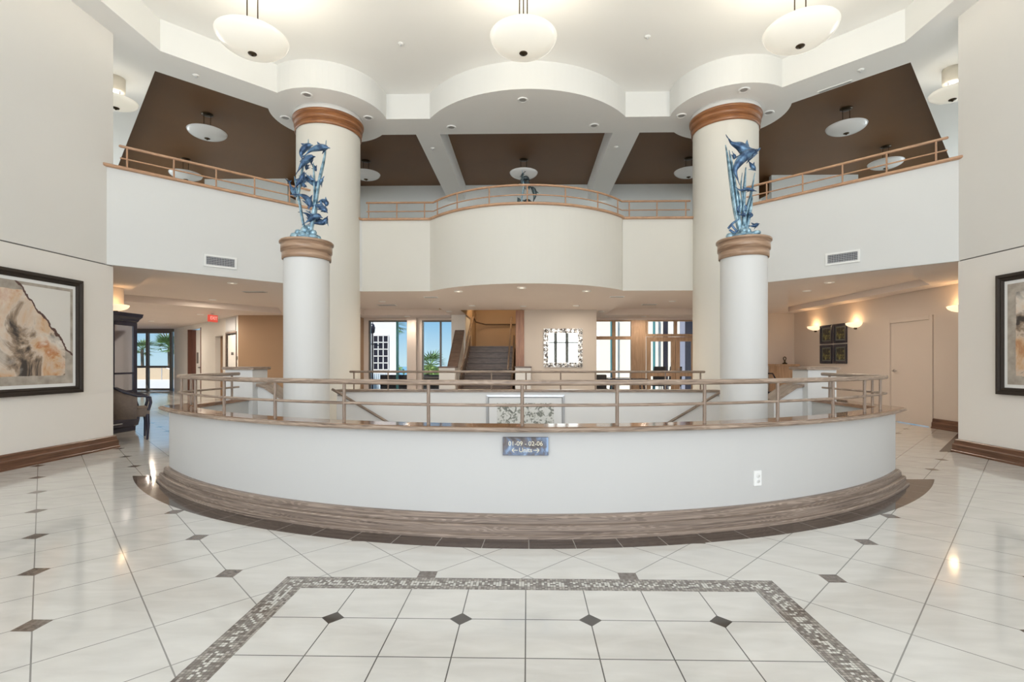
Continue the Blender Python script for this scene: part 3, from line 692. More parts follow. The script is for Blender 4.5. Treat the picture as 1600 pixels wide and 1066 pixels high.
for k, (x0, x1) in enumerate(((3.69, 4.575), (4.585, 5.2))):
    m_ = MB(); st = .13
    m_.box(x0, x0 + st, Yw - .03, Yw + .03, .01, 1.98); m_.box(x1 - st, x1, Yw - .03, Yw + .03, .01, 1.98)
    for a, b_ in ((1.84, 1.98), (.76, .92), (.01, .16)): m_.box(x0 + st, x1 - st, Yw - .03, Yw + .03, a, b_)
    o = struct(m_, 'door_%d' % (4 + k), M['doorwood']); MB().box(x0 + st, x1 - st, Yw - .004, Yw + .004, .16, 1.84).build('door_pane', M['glass'], o)
    if k: MB().tube([(x0 + .06, Yw - .08, .99), (x0 + .17, Yw - .08, .99)], .011).tube([(x0 + .06, Yw - .03, .99), (x0 + .06, Yw - .08, .99)], .012).build('door_handle', M['chrome'], o)

# ---- curved guard wall round the stair well
OUT = [(-3.68, 6.22)] + ring_path(5.20, 3.68, 72) + [(3.68, 6.22)]
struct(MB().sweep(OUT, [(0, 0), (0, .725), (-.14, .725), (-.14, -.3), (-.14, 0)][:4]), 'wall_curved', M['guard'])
struct(MB().sweep(OUT, [(.045, .725), (.068, .733), (.075, .745), (.068, .757), (.045, .763), (-.15, .763), (-.165, .757), (-.165, .725)]), 'trim_5', M['oakcap'])
struct(MB().sweep([(p[0], p[1]) for p in OUT], [(0, 0), (.105, 0), (.105, .014), (.097, .022), (.080, .024), (.080, .078), (.070, .086), (.050, .087), (.050, .082), (.046, .082), (.046, .088), (.044, .128), (.028, .143), (0, .145)]), 'baseboard_curved', M['oakbase'])
# nosing edge in the same weathered oak as the rails
struct(MB().sweep(OUT, [(.068, .728), (.083, .733), (.088, .745), (.083, .757), (.068, .762)]), 'trim_6', M['oak'])
# far guard wall of the well
FG = [(-3.05, 7.86), (3.05, 7.86)]
struct(MB().sweep(FG, [(0, -1.9), (0, .74), (-.16, .74), (-.16, -1.9)]), 'wall_stairwell_far', M['wellwhite'])
struct(MB().sweep(FG, [(.035, .735), (.035, .77), (-.19, .77), (-.19, .735)]), 'trim_7', M['oak'])
for s_, nm in ((-1, 'left'), (1, 'right')):
    # pier at the head of each stair flight
    a, b_ = sorted((s_ * 3.49, s_ * 3.84))
    struct(MB().box(a, b_, 6.22, 6.58, 0, 1.115), 'wall_pier_' + nm, M['white'])
    struct(MB().box(a - .03, b_ + .03, 6.19, 6.61, 1.115, 1.15), 'trim_pier_' + nm, M['oak'])
    # sloping stair guard
    xs = [3.49, 3.40, 3.13]; zt = [.90, .88, .70]
    g = MB(); pts = [(s_ * xs[0], zt[0]), (s_ * xs[1], zt[1]), (s_ * xs[2], zt[2]), (s_ * xs[2], -1.9), (s_ * xs[0], -1.9)]
    for y in (6.34, 6.52): g.add([(x, y, z) for x, z in pts], [(0, 1, 2, 3, 4)])
    k0 = [(x, 6.34, z) for x, z in pts]; k1 = [(x, 6.52, z) for x, z in pts]
    for i in range(5):
        j = (i + 1) % 5; g.add([k0[i], k0[j], k1[j], k1[i]], [(0, 1, 2, 3)])
    struct(g, 'wall_stair_guard_' + nm, M['white'])
    c = MB()
    for (xa, za), (xb, zb) in (((3.49, .90), (3.40, .88)), ((3.40, .88), (3.13, .70))):
        v = [(s_ * x, y, z + dz) for dz in (0, .035) for x, z, y in ((xa, za, 6.30), (xb, zb, 6.30), (xb, zb, 6.66), (xa, za, 6.66))]
        c.add(v, [(0, 3, 2, 1), (4, 5, 6, 7), (0, 1, 5, 4), (1, 2, 6, 5), (2, 3, 7, 6), (3, 0, 4, 7)])
    struct(c, 'trim_stair_guard_' + nm, M['oak'])
# dark stone threshold by the right wall end
struct(MB().poly([(5.56, 6.79), (5.80, 6.77), (7.44, 8.42), (7.44, 8.67)], .002), 'floor_threshold', plain('dark_threshold_tile', (.07, .05, .04), .2))
# ================================================================== THINGS
# ---- big columns
for s_, nm, lab in ((-1, 'left', 'tall cream round column with wooden top band, behind the many-dolphin sculpture'),
                    (1, 'right', 'tall cream round column with wooden top band, behind the two-dolphin sculpture')):
    t = thing('column', lab, 'column', (-3.79 if s_ < 0 else 3.72, 9.38, 0), group=None)
    MB().lathe([(.575, 0), (.575, 5.62)], n=64).build('shaft', M['bowcream'], t)
    MB().lathe([(.585, 5.50), (.60, 5.51), (.60, 5.598), (.588, 5.60), (.588, 5.612), (.612, 5.615), (.618, 5.70), (.604, 5.705), (.604, 5.717), (.636, 5.72), (.64, 5.76), (.56, 5.76)], n=64).build('capital_band', M['capital'], t)
    MB().lathe([(.60, 5.755), (.62, 5.77), (.62, 5.849), (.5, 5.849)], n=64).build('cove_ring', M['white'], t)
# ---- pedestals
for s_, lab in ((-1, 'white round pedestal with stepped wooden cap holding the many-dolphin sculpture'), (1, 'white round pedestal with stepped wooden cap holding the two-dolphin sculpture')):
    t = thing('pedestal', lab, 'pedestal', (-2.83 if s_ < 0 else 2.73, 6.30, -1.9))
    MB().lathe([(.275, 0), (.275, 4.45)], n=48).build('shaft', M['white'], t)
    MB().lathe([(.283, 4.41), (.295, 4.415), (.296, 4.492), (.284, 4.495), (.284, 4.507), (.308, 4.51), (.309, 4.598), (.296, 4.602), (.296, 4.614), (.326, 4.618), (.326, 4.64), (.318, 4.648), (0, 4.648)], n=48).build('cap', M['pedcap'], t)
PEDZ = 2.749

# ---- dolphins
def spline(pts, n=14):
    P = [Vector(p) for p in pts]; P = [P[0] * 2 - P[1]] + P + [P[-1] * 2 - P[-2]]; out = []
    m = len(P) - 3
    for i in range(m):
        a, b_, c, d = P[i:i + 4]
        for k in range(n):
            t = k / n; out.append(.5 * ((2 * b_) + (c - a) * t + (2 * a - 5 * b_ + 4 * c - d) * t * t + (3 * b_ - 3 * c + d - a) * t ** 3))
    out.append(P[-2]); return out
def blade(mb, base, tip, w, back, th=.004):
    """swept triangular fin: base point, tip, half width along 'back'"""
    b_ = Vector(base); t = Vector(tip); k = Vector(back).normalized() * w; nrm = (t - b_).cross(k).normalized() * th
    mid = (b_ + t) / 2 + k * .55
    vs = [b_ - k, b_ + k, mid, t]
    mb.add([v + nrm for v in vs] + [v - nrm for v in vs], [(0, 1, 2, 3), (7, 6, 5, 4), (0, 4, 5, 1), (1, 5, 6, 2), (2, 6, 7, 3), (3, 7, 4, 0)])
def dolphin(pts, girth, mat, parent, up=1):
    """pts from tail to nose in the sculpture's frame"""
    S = spline(pts, 8); n = len(S); L = sum((S[i + 1] - S[i]).length for i in range(n - 1))
    prof = [(0, .14), (.08, .18), (.22, .40), (.40, .76), (.56, .92), (.70, .90), (.80, .74), (.87, .52), (.885, .26), (.96, .18), (1, .08)]
    def rad(u):
        for (a, ra), (b_, rb) in zip(prof, prof[1:]):
            if u <= b_: return girth * (ra + (rb - ra) * (u - a) / (b_ - a))
        return girth * .06
    mb = MB(); l = 0; rs = []
    for i in range(n):
        if i: l += (S[i] - S[i - 1]).length
        rs.append(rad(l / L))
    mb.tube(S, rs, 10)
    ax = (S[-1] - S[0]).normalized(); side = Vector((0, 1, 0))
    def frame(i):
        t = (S[min(i + 1, n - 1)] - S[max(i - 1, 0)]).normalized(); u = side.cross(t) * -1
        if u.z * up < 0: u = -u
        return t, u.normalized()
    i = int(n * .55); t, u_ = frame(i); blade(mb, S[i] + u_ * girth * .7, S[i] + u_ * girth * 1.75 - t * girth * .9, girth * .6, -t)   # dorsal
    i = int(n * .72); t, u_ = frame(i)
    for sgn in (-1, 1): blade(mb, S[i] - u_ * girth * .5 + side * sgn * girth * .6, S[i] - u_ * girth * 1.4 + side * sgn * girth * 1.3 - t * girth * 1.1, girth * .42, -t)
    t, u_ = frame(0)
    for sgn in (-1, 1): blade(mb, S[0] + t * girth * .2, S[0] - t * girth * .8 + side * sgn * girth * 1.1 + u_ * girth * sgn * .6, girth * .45, -t)
    return mb.build('dolphin', mat, parent)
def stem(pts, r, mat, parent, name='kelp_stem'):
    S = spline(pts, 6); n = len(S)
    return MB().tube(S, [r * (1.0 if i < n * .6 else max(.12, 1 - (i / n - .6) * 2.2)) for i in range(n)], 8, flat=.45).build(name, mat, parent)
def rock(mat, parent, seed, R=.16, H=.17):
    random.seed(seed); mb = MB()
    for k in range(46):
        a = random.uniform(0, 2 * PI); r = random.uniform(.0, R); z = random.uniform(0, H * 1.2) * (1 - r / R * .6)
        mb.ball((r * math.cos(a) * 1.1, r * math.sin(a) * .8, max(.052, z)), random.uniform(.03, .055), random.uniform(.03, .05), random.uniform(.03, .05), 8)
    mb.lathe([(0, 0.001), (.185, 0.001), (.175, .03), (.12, .07), (0, .09)], n=18)
    return mb.build('rock_base', mat, parent)

ls = thing('dolphin_sculpture', 'blue bronze sculpture of many small dolphins climbing tall kelp, on a round pedestal', 'sculpture', (-2.83, 6.30, PEDZ))
KS = 1.0 / (5.61 * 122.0)
def zl(p, y): return ((p[0] - 228) * KS, y, max(.0, (1012 - p[1]) * KS))
DL_ = [([(190, 290), (172, 225), (205, 175), (250, 158), (288, 162)], 26, .00), ([(222, 252), (270, 205), (335, 184), (395, 186), (447, 198)], 27, -.03),
       ([(165, 405), (195, 345), (235, 300), (285, 278), (326, 280)], 28, -.06), ([(185, 430), (235, 465), (295, 492), (345, 468), (380, 428)], 20, .02),
       ([(62, 470), (75, 520), (110, 570), (150, 602)], 22, .03), ([(140, 600), (200, 608), (245, 640), (268, 690), (262, 735)], 26, -.05),
       ([(270, 700), (320, 690), (370, 712), (418, 758)], 25, -.02), ([(300, 655), (345, 632), (382, 650), (378, 692)], 20, .05),
       ([(225, 855), (270, 820), (330, 788), (385, 808)], 22, -.06), ([(270, 845), (335, 838), (380, 826), (412, 780)], 22, .0),
       ([(165, 735), (210, 750), (240, 790), (245, 840)], 18, .05), ([(125, 545), (150, 500), (185, 455), (215, 395)], 22, -.03),
       ([(255, 300), (280, 340), (298, 372)], 14, .04), ([(175, 470), (190, 500), (225, 520)], 12, .0),
       ([(150, 520), (165, 470), (195, 430), (235, 420)], 18, .06), ([(230, 420), (265, 455), (310, 480)], 15, -.05), ([(235, 735), (262, 770), (300, 800), (340, 815)], 18, .05), ([(190, 290), (205, 320), (200, 360)], 14, .05)]
for pts, g, y in DL_:
    dolphin([zl(p, y + .02 * math.sin(i)) for i, p in enumerate(pts)], g * KS * 1.18, M['bluebronze'], ls)
for pts, r in (([(235, 965), (195, 850), (158, 660), (120, 480), (105, 420)], 14), ([(262, 960), (300, 700), (330, 480), (375, 260), (388, 104)], 16),
               ([(255, 965), (292, 620), (285, 420), (278, 300)], 12), ([(245, 970), (275, 860), (300, 740), (320, 560)], 16), ([(240, 180), (238, 130), (236, 96)], 6), ([(150, 640), (160, 520), (180, 380), (195, 300)], 12)):
    stem([zl(p, .01 * i) for i, p in enumerate(pts)], r * KS * 1.5, M['palebronze'], ls)
rock(M['palebronze'], ls, 3)

rs_ = thing('dolphin_sculpture', 'blue bronze sculpture of two large leaping dolphins above coral and kelp, on a round pedestal', 'sculpture', (2.73, 6.30, PEDZ))
KR = 1.0 / (5.075 * 122.0)
def zr(p, y): return ((p[0] - 322) * KR, y, max(.0, (905 - p[1]) * KR))
for pts, g, y in (([(212, 105), (240, 140), (300, 165), (350, 205), (395, 205), (432, 188)], 34, .02), ([(258, 450), (238, 372), (285, 290), (350, 245), (395, 232), (430, 205)], 32, -.08),
                  ([(362, 285), (385, 320), (418, 362)], 15, .0), ([(248, 500), (285, 522), (340, 515), (412, 532)], 11, -.05), ([(268, 720), (300, 718), (325, 722)], 12, -.08), ([(355, 800), (385, 800), (432, 782)], 13, -.05),
                  ([(250, 210), (262, 235), (255, 262)], 12, .04)):
    dolphin([zr(p, y) for p in pts], g * KR * 1.3, M['bluebronze'], rs_)
for pts, r in (([(295, 870), (250, 620), (218, 340), (190, 150)], 15), ([(305, 870), (275, 600), (240, 330), (218, 190)], 12), ([(325, 870), (340, 700), (385, 540), (418, 370)], 13),
               ([(320, 860), (325, 600), (345, 330)], 15), ([(335, 870), (370, 690), (395, 560)], 17), ([(300, 860), (285, 740), (300, 610), (262, 440)], 15), ([(315, 600), (305, 480), (318, 370)], 6)):
    stem([zr(p, .01 * i) for i, p in enumerate(pts)], r * KR * 1.7, M['palebronze'], rs_)
for pts in ([(190, 820), (225, 780), (275, 745)], [(200, 830), (240, 850), (270, 830)], [(215, 790), (240, 820), (262, 850)], [(280, 640), (265, 670), (285, 700)], [(320, 640), (330, 660), (305, 690)], [(350, 700), (375, 715), (355, 740)]):
    stem([zr(p, -.05) for p in pts], 9 * KR, M['bluebronze'], rs_, 'coral_branch')
rock(M['palebronze'], rs_, 9)

us = thing('dolphin_sculpture', 'small dark bronze dolphin sculpture behind the bowed balcony rail', 'sculpture', (-.05, 9.75, 4.28))
for pts, g in (([(-.12, 0, .10), (-.04, 0, .0 + .06), (.05, 0, .12), (.16, 0, .10)], .04), ([(-.02, 0, .42), (-.06, 0, .55), (.02, 0, .62), (.12, 0, .56)], .05), ([(.18, 0, .08), (.22, 0, .22), (.20, 0, .36), (.10, 0, .44)], .045),
               ([(-.10, 0, .50), (0, 0, .52), (.08, 0, .47), (.10, 0, .36)], .045), ([(-.13, 0, .02), (-.12, 0, .12), (-.16, 0, .20)], .03), ([(.0, 0, .75), (-.05, 0, .70), (-.03, 0, .60)], .025)):
    dolphin([Vector(p) * .9 for p in pts], g, M['darkbronze'], us)
stem([(-.02, 0, -.275), (-.06, 0, .1), (-.02, 0, .4), (-.05, 0, .72)], .035, M['palebronze'], us)
t = thing('plinth', 'white square plinth under the small balcony sculpture', 'plinth', (-.05, 9.75, 2.952))
bevel(MB().box(-.18, .18, -.18, .18, 0, 1.03).build('body', M['white'], t)); MB().box(-.16, .16, -.16, .16, 1.03, 1.05).build('top_plate', M['black'], t)

# ---- railings
def railing(name, label, path, posts, ztop, zmid, zbase, r, rm, rp, mat, group=None, cat='railing', rname='handrail'):
    t = thing(name, label, cat, (path[0][0], path[0][1], zbase)); ox, oy = path[0][:2]
    if group: t['group'] = group
    P = [(p[0] - ox, p[1] - oy, ztop - zbase) for p in path]
    rr = [r * .55] + [r] * len(P) + [r * .55]
    def ends(P):
        a = Vector(P[0]); b_ = Vector(P[-1]); da = (a - Vector(P[1])).normalized(); db = (b_ - Vector(P[-2])).normalized()
        return [tuple(a + da * r * .7)] + P + [tuple(b_ + db * r * .7)]
    MB().tube(ends(P), rr, 14).build(rname, mat, t)
    MB().tube([(p[0], p[1], zmid - zbase) for p in P], rm, 10).build('mid_rail', mat, t)
    for x, y in posts: MB().tube([(x - ox, y - oy, 0), (x - ox, y - oy, ztop - zbase - r * .5)], rp, 12).build('post', mat, t)
    return t
RP = 5.155
n_ = [-5.42, -4.82, -4.0, -3, -2, -1, 0, 1, 2, 3, 4, 4.82, 5.42]
posts = [(RP * math.sin(k * .1328 - .007), RC[1] - RP * math.cos(k * .1328 - .007)) for k in n_]
posts += [(-3.55, 5.16), (-3.55, 5.88), (3.55, 5.16), (3.55, 5.88)]
rpath = [(-3.55, 6.02), (-3.55, 5.06)] + ring_path(RP, 3.52, 60) + [(3.55, 5.06), (3.55, 6.02)]
railing('curved_railing', 'weathered oak two-rail railing curving along the front ledge of the stair well', rpath, posts, 1.068, .907, .763, .0205, .0115, .0130, M['oak'])
railing('straight_railing', 'straight oak railing on the far side of the stair well, in front of the staircase', [(-2.86, 7.94), (2.82, 7.94)], [(-2.80 + i * .556, 7.94) for i in range(11)], 1.055, .91, .77, .019, .0105, .012, M['oak'])
def lerp(a, b_, t): return (a[0] + (b_[0] - a[0]) * t, a[1] + (b_[1] - a[1]) * t)
dl0, dl1 = (-5.82, 6.96), (-3.55, 9.17)
railing('balcony_railing', 'oak balcony railing along the slanted white parapet left of the many-dolphin sculpture', [dl0, dl1], [lerp(dl0, dl1, (.08 + .56 * i) / 3.17) for i in range(6)], 4.30, 4.13, 3.975, .019, .011, .012, M['oakbal'])
dr0, dr1 = (3.55, 9.17), (5.78, 6.92)
railing('balcony_railing', 'oak balcony railing along the slanted white parapet right of the two-dolphin sculpture', [dr0, dr1], [lerp(dr1, dr0, (.12 + .56 * i) / 3.17) for i in range(6)], 4.30, 4.13, 3.975, .019, .011, .012, M['oakbal'])
bw = [(p[0] * 1.0, p[1]) for p in arc(0, 10.87, 2.24, -PI - ba + .01, ba - .01, 36)]
cpath = [(-3.12, 9.55), (-1.82, 9.55)] + bw[1:-1] + [(1.82, 9.55), (3.12, 9.55)]
bp_ = [(2.24 * math.sin(k * .305), 10.87 - 2.24 * math.cos(k * .305)) for k in range(-2, 3)]
cposts = [(-3.08, 9.55), (-2.53, 9.55), (-1.99, 9.55), (3.04, 9.55), (2.49, 9.55), (1.96, 9.55), (-1.72, 9.44), (1.72, 9.44)] + bp_
railing('balcony_railing', 'oak balcony railing following the bowed middle of the balcony', cpath, cposts, 4.30, 4.13, 3.975, .019, .011, .012, M['oakbal'])
# stair handrails on the far well wall
for s_, lab in ((-1, 'oak handrail sloping down to the right on the well wall'), (1, 'oak handrail sloping down to the left on the well wall')):
    t = thing('wall_handrail', lab, 'handrail', (s_ * 3.10, 7.80, .78))
    MB().tube([(0, 0, 0), (s_ * -.1, 0, -.055), (s_ * -2.2, 0, -1.30)], .021, 12).build('rail', M['oak'], t)
    for k in (.1, .9, 1.8): MB().tube([(s_ * -k, 0, -.055 - (k - .1) * .593 - .02), (s_ * -k, .0, -.10 - (k - .1) * .593), (s_ * -k, .06, -.10 - (k - .1) * .593)], .007, 8).build('bracket', M['silverframe'], t)
# stair flights going down
for s_, lab in ((-1, 'stair flight going down from the left side of the well'), (1, 'stair flight going down from the right side of the well')):
    m_ = MB()
    for k in range(11):
        x0 = 3.50 - k * .28; a, b_ = sorted((s_ * x0, s_ * (x0 - .28))); m_.box(a, b_, 6.60, 7.84, -1.9, -.17 * (k + 1) + .0)
    o = m_.build('descending_stairs', M['stairwood']); tag(o, lab, 'stairs')

# ---- sign plaque on the curved wall
def on_guard(px_x, r=5.20):
    p = on_ring(r, px_x); a = math.asin(px_x / r); return p, a
p, a = on_guard(-.012, 5.215)
t = thing('wall_plaque', 'blue and grey slate unit-number sign on the curved white wall', 'sign', (p[0], p[1], .625), a)
bevel(MB().box(-.160, .160, -.012, .010, -.064, .064).build('slate', M['plaque'], t), .003)
text_mesh('01-09 - 02-06', .044, 'number_lettering', M['gold_text'], t, (.0, -.0135, .019))
text_mesh('Units', .044, 'units_lettering', M['gold_text'], t, (.0, -.0135, -.026))
for s_ in (-1, 1):
    m_ = MB(); x = .095 * s_
    m_.box(min(x, x - s_ * .04), max(x, x - s_ * .04), -.0145, -.012, -.0285, -.0245)
    for z in (-1, 1):
        m_.add([(x, -.0145, -.0265), (x, -.0145, -.0265 + z * .005), (x - s_ * .016, -.0145, -.0265 + z * .018), (x - s_ * .016, -.0145, -.0265 + z * .012)], [(0, 1, 2, 3)])
    m_.build('arrow', M['gold_text'], t)
# ---- outlet
p, a = on_guard(1.745, 5.202)
t = thing('wall_outlet', 'white duplex electrical outlet low on the curved wall', 'outlet', (p[0], p[1], .335), a)
bevel(MB().box(-.036, .036, -.008, .003, -.058, .058).build('cover_plate', M['whiteplastic'], t), .003)
for z in (-.020, .020):
    s0 = MB().lathe([(.0, 0), (.016, 0), (.016, .003), (0, .003)], n=20).build('socket', M['whiteplastic'], t); s0.location = (0, -.0085, z); s0.rotation_euler = (PI / 2, 0, 0)
    MB().box(-.007, -.005, -.0125, -.011, z - .004, z + .005).box(.005, .007, -.0125, -.011, z - .004, z + .005).build('slots', M['black'], t)

# ---- air vents
def vent(label, c, rz, w=.46, h=.19, name='air_vent', group=None):
    t = thing(name, label, 'vent', c, rz)
    m_ = MB(); m_.box(-w / 2, w / 2, -.014, .01, h / 2 - .03, h / 2); m_.box(-w / 2, w / 2, -.014, .01, -h / 2, -h / 2 + .03); m_.box(-w / 2, -w / 2 + .03, -.014, .01, -h / 2 + .03, h / 2 - .03); m_.box(w / 2 - .03, w / 2, -.014, .01, -h / 2 + .03, h / 2 - .03)
    m_.build('frame', M['whiteplastic'], t); MB().box(-w / 2 + .03, w / 2 - .03, .002, .006, -h / 2 + .03, h / 2 - .03).build('dark_duct', M['black'], t)
    g = MB(); k = int((w - .06) / .022)
    for i in range(k): x = -w / 2 + .03 + (i + .5) * (w - .06) / k; g.box(x - .0028, x + .0028, -.009, .0, -h / 2 + .03, h / 2 - .03)
    for i in range(5): z = -h / 2 + .03 + (i + .5) * (h - .06) / 5; g.box(-w / 2 + .03, w / 2 - .03, -.006, .0, z - .0028, z + .0028)
    g.build('grille', M['silverframe'], t); return t
vent('white framed air grille on the slanted parapet, left balcony', (-4.865, 7.755, 2.80), math.radians(45.3))
vent('white framed air grille on the slanted parapet, right balcony', (4.855, 7.715, 2.82), math.radians(-46.2))
g = hbox(MB(), .16, 1.12, -.03, -.005, 2.14, 2.52)
tag(g.build('louvre_grille', M['silverframe']), 'grey louvred grille above the white hall door', 'vent')

# ---- pendants
def pendant(label, loc, R, depth, ztop, mat, rods=2, rod_r=.006, group=None, tripod=False):
    """loc z = rim height; ztop = ceiling"""
    t = thing('pendant_lamp', label, 'lamp', loc); n = 16; pr = []
    for i in range(n + 1):
        u_ = i / n; pr.append((R * math.sin(u_ * PI / 2) if i else .0, -depth * math.cos(u_ * PI / 2) ** 1.15))
    inner = [(max(0, r - .008), z + .008) for r, z in pr][::-1]
    MB().lathe(pr + [(R + .006, .006), (R, .012)] + inner, n=48).build('glass_bowl', mat, t)
    MB().lathe([(0, -depth - .035), (.012, -depth - .03), (.018, -depth - .018), (.045, -depth - .012), (.055, -depth - .002), (.05, -depth + .006), (0, -depth + .006)], n=20).build('finial', M['bronze'], t)
    h = ztop - loc[2]
    offs = [(-.07, 0), (.07, 0)] if rods == 2 else [(-.05, -.03), (.05, -.03), (0, .06)]
    for x, y in offs: MB().tube([(x, y, -depth + .03), (x, y, h - .02)], rod_r, 8).build('rod', M['bronze'], t)
    MB().lathe([(0, h - .03), (.06, h - .03), (.11, h - .012), (.11, h), (0, h)], n=24).build('canopy', M['bronze'], t)
    return t
for x, y, lab in ((-3.57, 6.36, 'large lit alabaster bowl pendant, the left of three under the main ceiling'), (-.05, 6.42, 'large lit alabaster bowl pendant, the middle of three under the main ceiling'), (3.46, 6.34, 'large lit alabaster bowl pendant, the right of three under the main ceiling')):
    pendant(lab, (x, y, 5.42), .43, .20, ZM - .014, M['bowl_lit'], 3 if abs(x) < 1 else 2, .008)
    lamp('pendant_bulb', 'POINT', (x, y, 5.50), 44, (1, .92, .76), shadow_soft_size=.12)
for x, y, z, r, lab in ((-6.6, 10.08, 5.95, .36, 'white glass bowl pendant in the left brown coffer'), (6.43, 10.1, 5.95, .36, 'white glass bowl pendant in the right brown coffer'),
                  (-.09, 12.5, 5.98, .35, 'white glass bowl pendant behind the bowed balcony rail'), (-8.6, 12.3, 5.93, .36, 'white glass bowl pendant glimpsed through the left balcony rail'),
                  (8.5, 11.9, 5.93, .36, 'white glass bowl pendant glimpsed through the right balcony rail'), (-4.1, 12.5, 5.98, .35, 'white glass bowl pendant peeking out right of the left tall column'), (4.05, 12.5, 5.98, .35, 'white glass bowl pendant peeking out left of the right tall column')):
    pendant(lab, (x, y, z), r, .13, ZM - .022, M['bowl_off'])
for s_, lab in ((-1, 'bright glass bowl pendant half hidden behind the end of the left wall'), (1, 'bright glass bowl pendant half hidden behind the end of the right wall')):
    t = pendant(lab, (s_ * 6.72, 7.95, 5.47), .30, .11, ZS - .002, M['bowl_lit'])
    MB().lathe([(.0, .16), (.13, .16), (.13, .378), (0, .378)], n=24).build('drum_shade', M['stucco'], t)
    lamp('pendant_bulb', 'POINT', (s_ * 6.72, 7.95, 5.56), 4, (1, .97, .92), shadow_soft_size=.08)

# ---- recessed lights
def can(label, x, y, z, r=.095, lit=False, group=None):
    t = thing('recessed_light', label, 'light', (x, y, z), group=group)
    MB().lathe([(r, 0), (r, -.012), (r * .85, -.018), (r * .62, -.004)], n=28).build('trim_ring', M['ring'], t)
    MB().lathe([(0, -.003), (r * .64, -.003)], n=24).build('lens', M['lit'] if lit else M['lens'], t)
    return t
for x, y, lab in ((-3.82, 8.51, 'recessed light in front of the left tall column'), (-4.59, 9.31, 'recessed light just left of the left tall column top'), (-3.02, 9.34, 'recessed light just right of the left tall column top'),
                  (-1.5, 9.75, 'recessed light at the left end of the bowed upper soffit'), (-.08, 8.75, 'recessed light at the middle of the bowed upper soffit'), (1.31, 9.73, 'recessed light at the right end of the bowed upper soffit'),
                  (2.9, 9.37, 'recessed light just left of the right tall column top'), (3.69, 8.5, 'recessed light in front of the right tall column'), (4.49, 9.29, 'recessed light just right of the right tall column top')):
    can(lab, x, y, ZS - .001)
# small detectors / sprinklers
def sprink(label, x, y, z, name='sprinkler', cat='sprinkler'):
    t = thing(name, label, cat, (x, y, z)); MB().lathe([(0, -.02), (.03, -.02), (.045, -.008), (.05, 0), (0, 0)], n=18).build('cover', M['whiteplastic'], t); MB().lathe([(0, -.04), (.012, -.038), (.012, -.02), (0, -.02)], n=10).build('tip', M['silverframe'], t)
sprink('small round detector on the main ceiling, left of the middle pendant', -2.03, 7.91, ZM - .013, 'ceiling_detector', 'detector'); sprink('small round detector on the main ceiling, right of the middle pendant', 1.89, 7.81, ZM - .013, 'ceiling_detector', 'detector')
sprink('small white sprinkler on the soffit edge of the left brown coffer', -5.36, 7.90, ZS - .001); sprink('small white sprinkler on the soffit edge of the right brown coffer', 5.29, 7.95, ZS - .001)
sprink('white sprinkler on the beam left of the middle coffer', -2.05, 10.7, ZS - .001); sprink('white sprinkler on the beam right of the middle coffer', 1.92, 10.71, ZS - .001)
# lower ceiling lights: (x, y, z, label)
W_WARM = (1, .86, .70)
LL = [(-1.32, 9.46, ZC, 'lit recessed light under the left part of the bowed balcony'), (-.1, 9.02, ZC, 'lit recessed light under the front middle of the bowed balcony'), (1.13, 9.47, ZC, 'lit recessed light under the right part of the bowed balcony'),
      (-1.33, 11.89, ZC, 'lit recessed light over the left side of the rising staircase'), (1.18, 11.94, ZC, 'lit recessed light in front of the silver framed mirror'),
      (-3.66, 12.41, ZC + .17, 'lit recessed light in the left middle ceiling tray'), (3.64, 12.5, ZC + .17, 'lit recessed light in the right middle ceiling tray'), (-3.58, 14.7, ZC, 'lit recessed light before the rear left windows'), (3.47, 14.83, ZC, 'lit recessed light before the rear wooden doors'),
      (-5.62, 9.32, ZC + .15, 'lit recessed light in the left hall tray, near the left vent'), (-7.6, 11.8, ZC + .15, 'lit recessed light farther back in the left hall tray'), (5.6, 9.28, ZC + .12, 'lit recessed light in the right hall tray'), (5.8, 10.37, ZC + .12, 'small lit recessed light deeper in the right hall tray'),
      (-9.3, 13.9, ZC, 'lit recessed light over the left hall before the exit sign'), (-12.5, 16.2, ZC, 'lit recessed light far down the left hall')]
for x, y, z, lab in LL:
    can(lab, x, y, z - .001, .085, True)
    lamp('downlight', 'AREA', (x, y, z - .03), 38 if x < -9 else (9 if y > 14 else (18 if x < -5 else 14)), W_WARM, (0, 0, 0), shape='DISK', size=.16)
for x, y, lab in ((-.1, 12.05, 'unlit recessed light over the staircase'), (1.99, 13.31, 'unlit recessed light at the corner of the mirror wall'), (-2.1, 13.23, 'unlit recessed light at the corner left of the staircase')):
    can(lab, x, y, ZC - .001, .08)
def grille(label, x, y, z, w=.30, d=.12, rz=0):
    t = thing('ceiling_diffuser', label, 'vent', (x, y, z), rz); bevel(MB().box(-w / 2, w / 2, -d / 2, d / 2, -.012, 0).build('frame', M['whiteplastic'], t), .003)
    g = MB()
    for i in range(6): yy = -d / 2 + .015 + i * (d - .03) / 5; g.box(-w / 2 + .02, w / 2 - .02, yy - .004, yy + .004, -.016, -.011)
    g.build('slats', M['lens'], t)
grille('white ceiling diffuser at the left edge of the bowed balcony underside', -2.01, 10.3, ZC - .001); grille('white ceiling diffuser at the right edge of the bowed balcony underside', 1.86, 10.3, ZC - .001)
grille('dark ceiling grille in the left middle tray', -3.76, 13.2, ZC + .169, .5, .25); grille('dark ceiling grille in the right middle tray', 3.24, 13.2, ZC + .169, .4, .2)
grille('ceiling grille in the left hall tray beside the column', -5.84, 10.5, ZC + .149, .5, .16)
grille('long white slot diffuser at the edge of the right brown coffer', 5.17, 8.42, ZS - .001, .50, .07, -PI / 4)

